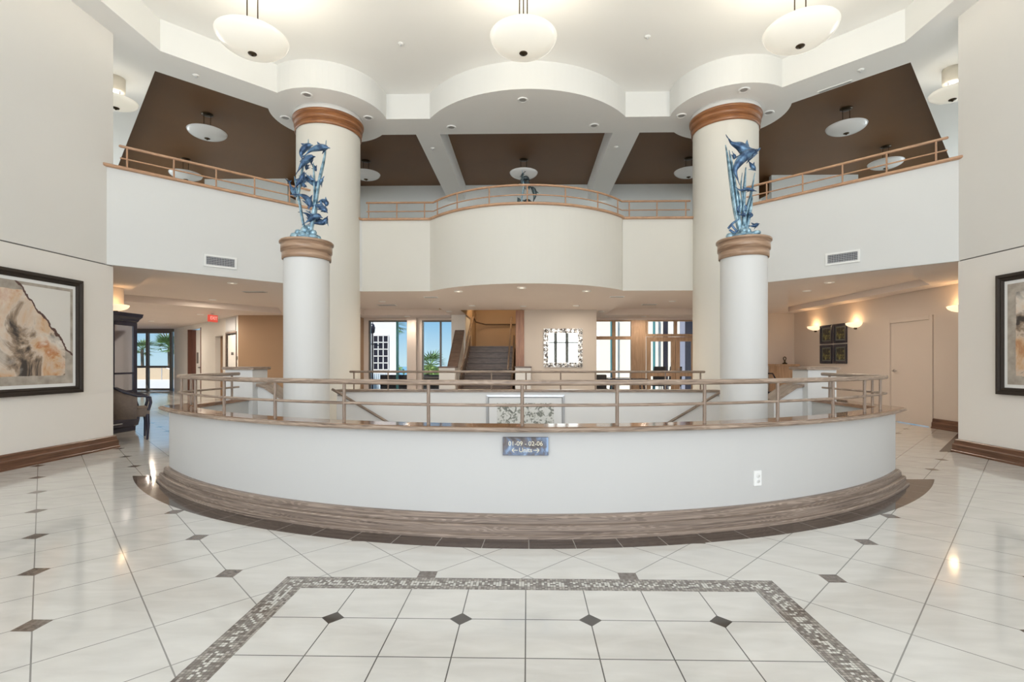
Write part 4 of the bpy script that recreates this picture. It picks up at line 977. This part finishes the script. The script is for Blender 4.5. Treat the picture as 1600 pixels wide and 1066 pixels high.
# ---- framed paintings on the side walls
def painting(label, x, s_, y0, y1, z0, z1, art, name='framed_painting'):
    w, h = y1 - y0, z1 - z0
    t = thing(name, label, 'painting', (x, (y0 + y1) / 2, (z0 + z1) / 2), -s_ * PI / 2)   # local -y faces the room
    fr = MB().sweep([(-w / 2, -h / 2), (w / 2, -h / 2), (w / 2, h / 2), (-w / 2, h / 2)], [(0, 0), (0, .045), (-.035, .055), (-.05, .035), (-.065, .04), (-.085, .022), (-.085, 0)], closed=True)
    fr.v = [(a, -c, b_) for a, b_, c in fr.v]; fr.build('frame', M['frameblack'], t)
    MB().box(-w / 2 + .07, w / 2 - .07, -.014, -.004, -h / 2 + .07, h / 2 - .07).build('mat_board', M['mat'], t)
    a = MB(); k = .125; a.add([(-w / 2 + k, -.017, -h / 2 + k), (w / 2 - k, -.017, -h / 2 + k), (w / 2 - k, -.017, h / 2 - k), (-w / 2 + k, -.017, h / 2 - k)], [(0, 1, 2, 3)], 0, [[(0, 0), (1, 0), (1, 1), (0, 1)]])
    a.build('canvas', art, t)
painting('large abstract painting in ochre, grey and black with a dark frame on the left wall', -5.845, -1, 4.90, 6.36, .82, 2.27, M['artL'])
painting('large abstract painting in pale grey and rust with a dark frame on the right wall', 5.785, 1, 4.72, 6.18, .82, 2.27, M['artR'])

# ---- picture on the far well wall
t = thing('framed_print', 'white framed print with rows of small drawings on the far wall of the stair well', 'picture', (-.03, 7.855, .10))
w, h = 1.24, 1.18
fr = MB().sweep([(-w / 2, -h / 2), (w / 2, -h / 2), (w / 2, h / 2), (-w / 2, h / 2)], [(0, 0), (0, .03), (-.03, .035), (-.045, .02), (-.045, 0)], closed=True); fr.v = [(a, -c, b_) for a, b_, c in fr.v]
fr.build('frame', M['silverframe'], t)
MB().box(-w / 2 + .04, w / 2 - .04, -.014, -.004, -h / 2 + .04, h / 2 - .04).build('mat_board', M['mat'], t)
MB().box(-w / 2 + .17, w / 2 - .17, -.017, -.013, -h / 2 + .12, h / 2 - .13).build('drawing', M['wellart'], t)

# ---- mirror
t = thing('wall_mirror', 'square mirror with a wide hammered silver frame beside the staircase', 'mirror', (.93, 12.895, 1.575))
fr = MB(); random.seed(4)
for s_ in range(4):
    for i in range(8):
        for j in range(2):
            u_ = -.50 + (i + .5) * .125; v_ = .385 + (j + .5) * .058
            if abs(u_) > .5: continue
            q = (u_, v_) if s_ == 0 else ((u_, -v_) if s_ == 1 else ((v_, u_) if s_ == 2 else (-v_, u_)))
            fr.ball((q[0] + random.uniform(-.01, .01), -.028, q[1] + random.uniform(-.01, .01)), random.uniform(.03, .05) if s_ < 2 else .028, .018, .028 if s_ < 2 else random.uniform(.03, .05), 8)
for a, b_, c, d in ((-.5, .5, .38, .5), (-.5, .5, -.5, -.38), (-.5, -.38, -.38, .38), (.38, .5, -.38, .38)): fr.box(a, b_, -.03, -.003, c, d)
fr.build('frame', M['mirrorframe'], t)
MB().box(-.385, .385, -.02, -.006, -.385, .385).build('mirror_glass', M['mirror'], t)

# ---- wall sconces
def sconce(label, x, y, z, s_, e=3.0):
    t = thing('wall_sconce', label, 'lamp', (x, y, z), s_ * PI / 2)      # local +y is the wall side (rotated)
    pr = []
    for i in range(13):
        u_ = i / 12; pr.append((.21 * math.sin(u_ * PI / 2), -.105 * math.cos(u_ * PI / 2)))
    MB().lathe(pr + [(.20, .004), (.195, -.004)], n=28, a0=PI, a1=2 * PI).build('glass_shade', M['bowl_warm'], t)
    MB().box(-.03, .03, -.02, .0, -.14, .0).ball((0, -.03, -.12), .025).build('bracket', M['bronze'], t)
    lamp('sconce_bulb', 'POINT', (x - .13 * (1 if x > 0 else -1), y, z + .06), e, (1, .68, .36), shadow_soft_size=.06)
for y, z, lab in ((12.9, 2.12, 'lit bowl sconce left of the four dark botanical prints'), (11.35, 2.09, 'lit bowl sconce just right of the four dark botanical prints'), (8.62, 2.17, 'lit bowl sconce right of the beige door, partly hidden by the wall end')):
    sconce(lab, 7.45, y, z, -1)
sconce('lit bowl sconce above the black curio cabinet', -7.45, 8.80, 2.24, 1, 1.3)

# ---- four botanical prints
for y, z, lab in ((12.45, 1.89, 'dark framed botanical print, upper left of the four'), (11.90, 1.89, 'dark framed botanical print, upper right of the four'), (12.45, 1.40, 'dark framed botanical print, lower left of the four'), (11.90, 1.40, 'dark framed botanical print, lower right of the four')):
    t = thing('botanical_print', lab, 'picture', (7.447, y, z), -PI / 2)
    w, h = .49, .46
    fr = MB().sweep([(-w / 2, -h / 2), (w / 2, -h / 2), (w / 2, h / 2), (-w / 2, h / 2)], [(0, 0), (0, .03), (-.06, .02), (-.06, 0)], closed=True); fr.v = [(a, -c, b_) for a, b_, c in fr.v]
    fr.build('frame', M['black'], t); MB().box(-w / 2 + .055, w / 2 - .055, -.010, -.003, -h / 2 + .055, h / 2 - .055).build('mat_board', plain('grey_mat', (.12, .13, .12), .5), t)
    MB().box(-w / 2 + .10, w / 2 - .10, -.012, -.009, -h / 2 + .09, h / 2 - .09).build('print', M['botan'], t)

# ---- console and figurine in the right corner
t = thing('console_table', 'small wooden console cabinet in the far right corner', 'cabinet', (6.98, 13.62, 0))
bevel(MB().box(-.26, .26, -.26, .26, .12, 1.10).build('body', M['doorwood'], t)); bevel(MB().box(-.29, .29, -.29, .29, 1.10, 1.15).build('top', M['doorwood'], t))
for x in (-.22, .22):
    for y in (-.22, .22): MB().box(x - .03, x + .03, y - .03, y + .03, 0, .12).build('leg', M['stairwood'], t)
MB().box(-.24, .24, -.272, -.258, .72, 1.06).build('drawer', M['doorwood'], t); MB().box(-.24, .24, -.272, -.258, .16, .69).build('door', M['doorwood'], t)
t = thing('figurine', 'small dark figurine on the wooden console in the right corner', 'figurine', (6.98, 13.55, 1.15))
MB().lathe([(0, 0), (.06, 0), (.065, .02), (.03, .04), (.018, .07), (.03, .09), (.012, .11)], n=16).tube([(.035 * math.cos(k * PI / 6 + PI / 2), 0, .15 + .045 * math.sin(k * PI / 6 + PI / 2)) for k in range(13)], .012, 8).build('figure', M['bronze'], t)
t = thing('side_chair', 'black curved-back chair behind the right stair guard', 'chair', (6.1, 12.2, 0), .4)
MB().tube([(-.25, .22, .45), (-.25, .24, .75), (-.15, .26, .92), (.15, .26, .92), (.25, .24, .75), (.25, .22, .45)], .018).build('back_hoop', M['black'], t)
bevel(MB().box(-.24, .24, -.24, .24, .42, .48).build('seat', M['black'], t), .01)
for x in (-.2, .2):
    for y in (-.2, .2): MB().tube([(x, y, .43), (x * 1.1, y * 1.1, 0)], .016).build('leg', M['black'], t)

# ---- curio cabinet
t = thing('curio_cabinet', 'tall dark lacquered curio cabinet with glass front beside the left wall end', 'cabinet', (-7.18, 8.16, 0))
b_ = MB(); b_.box(-.24, .22, -.5, .5, .0, .07)
for y0, y1 in ((-.50, -.45), (.45, .50)): b_.box(-.24, .24, y0, y1, .62, 1.93)
b_.build('carcass', M['darkwood'], t)
MB().box(-.24, -.21, -.45, .45, .62, 1.93).build('mirrored_back', plain('pale_cabinet_lining', (.62, .62, .72), .5), t)  # pale lavender painted in for the bright window reflection on the glass
MB().box(-.20, .20, .44, .449, .66, 1.88).box(-.20, .20, -.449, -.44, .66, 1.88).build('side_lining', plain('pale_side_lining', (.66, .66, .76), .5), t)  # sides carry the same painted reflection tint
# bombe base: bulging drawers
bb = MB(); pts = [(0.0, .07), (.05, .10), (.075, .20), (.085, .32), (.06, .45), (.02, .56), (0, .62)]
bb.sweep([(.22, .5), (.22, -.5)][::-1] if False else [(.22, -.5), (.22, .5)], [(o, z) for o, z in pts] + [(-.44, .62), (-.44, .07)]); bb.build('bombe_base', M['darkwood'], t)
for k, z in enumerate((.16, .32, .48)): MB().tube([(.22 + .092 - abs(z - .32) * .15, -.12, z), (.22 + .10 - abs(z - .32) * .15, .12, z)], .008).build('drawer_pull', M['silverframe'], t)
MB().box(-.26, .28, -.53, .53, .62, .66).build('waist_moulding', M['darkwood'], t)
d_ = MB()
for y0, y1, z0, z1 in ((-.50, -.42, .66, 1.90), (.42, .50, .66, 1.90), (-.02, .02, .66, 1.90), (-.42, .42, 1.84, 1.90), (-.42, .42, .66, .72), (-.42, .42, 1.00, 1.03)): d_.box(.22, .25, y0, y1, z0, z1)
dd = d_.build('glazed_door', M['darkwood'], t); MB().box(.23, .236, -.42, .42, .72, 1.84).build('door_glass', plain('half_mirrored_cabinet_glass', (.62, .64, .72), .05, .9, var=.0), dd)
for z in (1.02, 1.42): MB().box(-.2, .2, -.44, .44, z, z + .015).build('shelf', M['darkwood'], t)
MB().sweep([(-.24, -.5), (.24, -.5), (.24, .5), (-.24, .5)], [(0, 1.90), (.02, 1.93), (.03, 1.96), (.06, 2.0), (.07, 2.06), (0, 2.06)]).box(-.24, .24, -.5, .5, 1.90, 2.05).build('crown', M['darkwood'], t)

# ---- armchair
t = thing('armchair', 'taupe upholstered armchair with dark curved wooden arms by the left wall end', 'chair', (-6.30, 7.62, 0), math.radians(132))
bevel(MB().box(-.27, .27, -.30, .22, .36, .50).build('seat', M['chairfab'], t), .03, 3)
bk = MB(); n = 14
path = [(-.31, -.12)] + arc(0, .02, .31, PI, 0, 14)[0:15] + [(.31, -.12)]
pth = []
for i, (x, y) in enumerate(path): pth.append((x, y, 0))
rows = []
vs = []; K = len(path)
for i, (x, y) in enumerate(path):
    u_ = abs(i - (K - 1) / 2) / ((K - 1) / 2); zt = .68 + .34 * (1 - u_) ** .8
    nx, ny = (x, y - .02); L = math.hypot(nx, ny); nx, ny = nx / L, ny / L
    vs += [(x + nx * .03, y + ny * .03, .34), (x + nx * .05, y + ny * .05, zt), (x - nx * .01, y - ny * .01, zt), (x - nx * .02, y - ny * .02, .34)]
fs = []
for i in range(K - 1):
    for j in range(4): fs.append((i * 4 + j, i * 4 + (j + 1) % 4, (i + 1) * 4 + (j + 1) % 4, (i + 1) * 4 + j))
fs += [(0, 1, 2, 3), tuple((K - 1) * 4 + j for j in (3, 2, 1, 0))]
MB().add(vs, fs, 0, None, True).build('barrel_back', M['chairfab'], t)
MB().tube([Vector((vs[i * 4 + 1][0], vs[i * 4 + 1][1], vs[i * 4 + 1][2] + .01)) for i in range(K)], .018, 8).build('top_rail', M['darkwood'], t)
for s_ in (-1, 1):
    MB().tube([(s_ * .31, -.10, .69), (s_ * .315, -.22, .69), (s_ * .31, -.30, .66), (s_ * .30, -.31, .58), (s_ * .285, -.28, .46)], .02, 8).build('arm', M['darkwood'], t)
    MB().tube([(s_ * .25, -.27, .40), (s_ * .26, -.28, .25), (s_ * .245, -.27, .0)], [.028, .022, .015], 10).build('leg', M['darkwood'], t)
    MB().tube([(s_ * .22, .26, .40), (s_ * .23, .30, .0)], [.026, .015], 10).build('leg', M['darkwood'], t)

# ---- exit signs
for x, y, rz, lab in ((-8.75, 13.6, math.radians(84), 'red exit sign hanging in the left hall beside the tan wall'), (-15.65, 19.3, 0, 'red exit sign hanging before the far window of the left hall')):
    t = thing('exit_sign', lab, 'sign', (x, y, 2.42), rz)
    bevel(MB().box(-.16, .16, -.03, .03, -.10, .09).build('sign_box', M['red'], t), .004); MB().box(-.05, .05, -.02, .02, .09, .149).build('ceiling_mount', M['whiteplastic'], t)
    text_mesh('EXIT', .13, 'lettering', M['redtext'], t, (0, -.033, 0))
# small hall fittings
for s0, z, lab, nm in ((-.02, 1.80, 'small wooden plaque at the corner of the left hall', 'wall_sign'), ):
    pass
t = thing('call_button', 'small dark wall switch beside the white hall door', 'switch', hall(.07, -.012, 1.32), HRZ); MB().box(-.035, .035, -.008, .008, -.05, .05).build('plate', M['alum'], t); MB().box(-.012, .012, .008, .013, -.02, .02).build('button', M['gold'], t)

# ---- rising staircase
t = thing('staircase', 'dark wooden staircase rising behind the far railing, with solid sloping side walls', 'stairs', (0, 12.95, 0))
for k in range(10):
    y0 = k * .275; z1 = .17 * (k + 1)
    MB().box(-1.80, -.42, y0, 2.8 if k < 9 else 3.8, z1 - .17, z1 - .03).build('riser', M['stairwood'], t)
    MB().box(-1.80, -.42, y0 - .03, y0 + .28 if k < 9 else 3.8, z1 - .03, z1).box(-1.80, -.42, y0 - .004, y0, z1 - .048, z1 - .03, 1).build('tread', [M['stairwood'], M['nosing']], t)  # second box is the painted shade strip below the tread edge
def sloped(x0, x1, pts, name, mat):
    n = len(pts); v = [(x0, y, z) for y, z in pts] + [(x1, y, z) for y, z in pts]
    f = [tuple(range(n)), tuple(range(n, 2 * n))[::-1]] + [(i, (i + 1) % n, n + (i + 1) % n, n + i) for i in range(n)]
    return MB().add(v, f).build(name, mat, t)
sloped(-2.07, -1.84, [(-.1, 0), (-.1, 1.0), (1.34, 2.06), (1.34, 0)], 'side_wall', M['cream'])
sloped(-2.09, -1.82, [(-.12, 1.0), (-.12, 1.06), (1.34, 2.13), (1.34, 2.06)], 'sloped_cap', M['stairwood'])
sloped(-1.82, -1.78, [(-.1, .1), (-.1, .45), (2.6, 2.05), (2.6, 1.70)], 'skirt_board', M['stairwood'])
sloped(-.44, -.39, [(-.1, .1), (-.1, .45), (2.6, 2.05), (2.6, 1.70)], 'skirt_board', M['stairwood'])
for x, nm in ((-1.72, 'left'), (-.50, 'right')):
    MB().tube([(x, -.1, 1.02), (x, 2.75, 2.60), (x, 2.9, 2.64)], .024).build('handrail', M['oak'], t)
MB().tube([(-1.72, 2.9, 2.64), (-1.70, 3.3, 2.52), (-1.4, 3.66, 2.46), (-.3, 3.70, 2.46)], .024).build('landing_handrail', M['stairwood'], t)
MB().box(-.30, -.08, -.06, -.04, 0, 2.55).build('wood_jamb', M['jamb'], t)
for x0, x1 in ((-2.22, -1.82), (-.30, .09)):
    m_ = MB().box(x0, x1, -.55, -.12, 0, 1.06); o = m_.build('newel_block', M['white'], t); MB().box(x0 - .02, x1 + .02, -.57, -.10, 1.06, 1.095).build('newel_cap', M['stairwood'], o)
lamp('stair_light', 'AREA', (-1.0, 14.9, 3.6), 20, (1, .72, .42), (0, 0, 0), shape='DISK', size=.3)

# ================================================================== OUTSIDE
struct(MB().poly([(-40, 15.6), (30, 15.6), (30, 24), (-40, 24)], -.03).poly([(-40, 20.4), (-14, 20.4), (-14, 15.6), (-40, 15.6)], -.031), 'floor_terrace', M['terrace'])
struct(MB().poly([(-160, 24), (160, 24), (160, 380), (-160, 380)], -3.0), 'ground_far', plain('beach_scrub_ground', (.40, .40, .26), .9, var=.25, scale=.4))
struct(MB().poly([(-380, 70), (380, 70), (380, 390), (-380, 390)], -2.9), 'ground_sea', M['sea'])
# terrace parapet seen through the hall window
struct(MB().box(-44, -12, 34.0, 34.2, -.03, .80), 'wall_terrace', plain('tan_parapet_stucco', (.50, .40, .28), .8)); struct(MB().poly([(-60, 24), (-12, 24), (-12, 34), (-60, 34)], -.03), 'floor_terrace_far', M['terrace'])
tg = thing('stair_rail', 'thin metal handrail against the cream terrace wall', 'handrail', (-23.6, 32.7, 0)); MB().tube([(-.9, 0, .9), (.6, 0, .35)], .03).build('rail', M['silverframe'], tg); MB().tube([(-.9, 0, 0), (-.9, 0, .9)], .025).tube([(.6, 0, 0), (.6, 0, .35)], .025).build('post', M['silverframe'], tg)
def palm(label, loc, H, R, n=26, seed=1, trunk_r=.16):
    random.seed(seed); t = thing('palm_tree', label, 'tree', loc)
    MB().tube([(0, 0, 0), (.05 * H * .2, 0, H * .5), (0, 0, H)], [trunk_r * 1.2, trunk_r, trunk_r * .9], 12).build('trunk', M['trunk'], t)
    m_ = MB()
    for k in range(n):
        a = 2 * PI * k / n + random.uniform(-.2, .2); el = random.uniform(-.6, 1.1); L = R * random.uniform(.75, 1.1)
        d = Vector((math.cos(a) * math.cos(el), math.sin(a) * math.cos(el), math.sin(el)))
        tip = Vector((0, 0, H)) + d * L + Vector((0, 0, -L * .18)); hub = Vector((0, 0, H)) + d * L * .45
        m_.tube([(0, 0, H), hub], .02, 4)
        side = d.cross(Vector((0, 0, 1))).normalized()
        for j in range(9):        # fan leaflets
            u_ = (j - 4) / 4; e = hub + (d * math.cos(u_ * 1.25) + side * math.sin(u_ * 1.25)) * L * .62 + Vector((0, 0, -abs(u_) * L * .12))
            w = side.cross(d) * .0 + (side * math.cos(u_) - d * math.sin(u_)) * L * .035
            m_.add([hub - w * .3, hub + w * .3, (hub + e) / 2 + w, e, (hub + e) / 2 - w], [(0, 1, 2, 3, 4)])
    m_.build('fronds', M['palmgreen'], t); return t
palm('fan palm outside the far window of the left hall', (-33.0, 45, -3), 5.5, 1.6, 34, seed=2)
palm('smaller distant palm at the left of the far hall window', (-31.6, 40, -3), 5.2, 1.2, 20, seed=5, trunk_r=.12)
palm('fan palm outside the rear window left of the staircase', (-5.9, 30, -3), 4.0, 1.35, 30, seed=8)
def bush(label, loc, R, n, seed, sz=.12):
    random.seed(seed); m_ = MB()
    for k in range(n):
        a = random.uniform(0, 2 * PI); e = random.uniform(0, PI / 2); r = random.uniform(.6, 1)
        c = Vector((R[0] * math.cos(a) * math.cos(e), R[1] * math.sin(a) * math.cos(e), R[2] * math.sin(e))) * r
        q = Vector((random.uniform(-1, 1), random.uniform(-1, 1), random.uniform(-.2, 1))).normalized() * sz; s2 = q.cross(Vector((random.uniform(-1, 1), random.uniform(-1, 1), 0))).normalized() * sz * .4
        m_.add([c - q, c + s2, c + q, c - s2], [(0, 1, 2, 3)])
    o = m_.build('hedge_shrub', M['hedge'], loc=loc); tag(o, label, 'shrub')
bush('green hedge shrub under the palm beyond the rear window', (-5.6, 28, -1.2), (1.6, .8, 2.2), 1800, 11)
bush('yellow-green shrub beyond the narrow rear window', (-8.2, 29, -1.2), (1.4, .8, 2.5), 1600, 12)
tb = palm('leafy tree behind the narrow rear window, high up', (-8.9, 32, -3), 6.6, 1.3, 22, seed=13)
# annex facade with a gridded window
AX = Yw + 6.0
def px_x(px, y): 
    u_ = (px - 809) / 773; c, s_ = math.cos(YAW), math.sin(YAW); tt = y / (c + u_ * s_); return (-s_ + u_ * c) * tt
a = thing('annex_building', 'white annex wall with a tall dark gridded window beyond the left rear glass', 'building', (0, AX, 0))
x0, x1 = px_x(571, AX), px_x(620, AX)
MB().box(x0 - 4, x1, 0, .3, -.03, 5).build('wall', M['whitestucco'], a)
gx0, gx1 = px_x(583.5, AX), px_x(607, AX)
gz0, gz1 = .86, 2.35
gw = MB().box(gx0, gx1, -.03, -.002, gz0, gz1).build('window', M['black'], a)
m_ = MB()
for i in range(4): x = gx0 + (gx1 - gx0) * i / 3; m_.box(x - .02, x + .02, -.05, -.03, gz0, gz1)
for i in range(6): z = gz0 + (gz1 - gz0) * i / 5; m_.box(gx0, gx1, -.05, -.03, z - .02, z + .02)
m_.build('glazing_bars', M['whiteplastic'], gw)
m_ = MB()
for i in range(8): x = gx0 + (gx1 - gx0) * (i + .5) / 8; m_.box(x - .02, x + .02, -.04, 0, -.03, .70)
m_.build('fluted_panel', plain('pale_blue_panel', (.45, .55, .62), .5), a)
lpx = px_x(582, 18.2)
t = thing('lamp_post', 'black ornate lamp post with side arms outside the left rear window', 'lamp post', (lpx, 18.2, -.03))
MB().tube([(0, 0, 0), (0, 0, 2.3)], .03).build('pole', M['black'], t)
MB().tube([(-.18, 0, 1.87), (0, 0, 1.90), (.25, 0, 1.84)], .02).tube([(-.18, 0, 1.80), (-.18, 0, 1.95)], .015).build('side_arms', M['black'], t)
MB().lathe([(.03, 2.28), (.08, 2.32), (.10, 2.50), (.06, 2.62), (.02, 2.66), (.015, 2.80), (0, 2.82)], n=16).build('lantern', M['black'], t)
# cream building seen through the right windows
a = thing('neighbour_building', 'pale cream building face outside the right rear windows', 'building', (0, Yw + 5, 0))
MB().box(1.6, 12, 0, .3, -.03, 5).build('wall', plain('bright_cream_render', (.80, .78, .70), .8, var=.01), a)
MB().box(px_x(1036, Yw + 5), px_x(1043.5, Yw + 5), -.02, 0, 0, 5).build('window', M['black'], a); MB().box(px_x(1070, Yw + 5), px_x(1092, Yw + 5), -.02, 0, 0, 5).build('window', M['black'], a)
MB().box(px_x(1062, Yw + 5), px_x(1070, Yw + 5), -.03, 0, 0, 5).build('grey_panel', plain('blue_grey_panel', (.26, .28, .36), .6), a)
MB().tube([(px_x(955, Yw + 4) , -1, 0), (px_x(955, Yw + 4), -1, 4)], .035).tube([(px_x(1022, Yw + 4), -1, 0), (px_x(1022, Yw + 4), -1, 4)], .05).build('downpipe', M['alumteal'], a)
# patio furniture: sofas beyond the left windows, chairs and table beyond the right
for k, (x, lab) in enumerate(((-4.4, 'dark wicker patio sofa outside the narrow rear window'), (-3.1, 'dark wicker patio sofa outside the window left of the staircase'))):
    t = thing('patio_sofa', lab, 'sofa', (x, 16.9, -.03))
    bevel(MB().box(-.55, .55, -.35, .35, .06, .42).box(-.55, .55, -.35, -.22, .42, .80).box(-.55, -.42, -.35, .35, .42, .62).box(.42, .55, -.35, .35, .42, .62).build('frame', M['wicker'], t), .02)
    bevel(MB().box(-.41, .41, -.2, .33, .42, .52).build('seat_cushion', M['cushion'], t), .02)
def pchair(x, y, rz, lab, z=-.03):
    t = thing('patio_chair', lab, 'chair', (x, y, z), rz, group=None)
    bevel(MB().box(-.22, .22, -.22, .22, .42, .47).build('seat', M['wicker'], t), .01)
    MB().add([(-.22, .20, .47), (.22, .20, .47), (.20, .32, 1.08), (-.20, .32, 1.08), (-.22, .225, .47), (.22, .225, .47), (.20, .345, 1.08), (-.20, .345, 1.08)], [(0, 1, 2, 3), (7, 6, 5, 4), (0, 4, 5, 1), (1, 5, 6, 2), (2, 6, 7, 3), (3, 7, 4, 0)]).build('backrest', M['wicker'], t)
    for sx2 in (-1, 1):
        for sy2 in (-1, 1): MB().tube([(sx2 * .2, sy2 * .2, .43), (sx2 * .22, sy2 * .22, 0)], .014, 8).build('leg', M['wicker'], t)
pchair(4.42, 16.9, PI, 'dark patio chair left of the pair outside the wooden doors'); pchair(4.95, 16.9, PI, 'dark patio chair right of the pair outside the wooden doors')
t = thing('lounge_table', 'dark table inside the right rear window, in front of the glass', 'table', (2.95, 14.7, 0))
bevel(MB().box(-.55, .55, -.3, .3, .66, .72).build('tabletop', M['black'], t), .01)
for sx2 in (-1, 1):
    for sy2 in (-1, 1): MB().tube([(sx2 * .42, sy2 * .24, .66), (sx2 * .5, sy2 * .26, 0)], .022, 8).build('leg', M['black'], t)
t = thing('lounge_chair', 'dark cushioned chair beside the table at the right rear window', 'chair', (2.08, 14.2, 0), 0)
bevel(MB().box(-.22, .22, -.25, .25, .25, .45).build('seat', M['wicker'], t), .03); bevel(MB().box(-.22, .22, .16, .27, .40, .84).build('backrest', M['wicker'], t), .03)
for sx2 in (-1, 1):
    for sy2 in (-1, 1): MB().tube([(sx2 * .18, sy2 * .2, .27), (sx2 * .18, sy2 * .2, 0)], .015, 8).build('leg', M['wicker'], t)
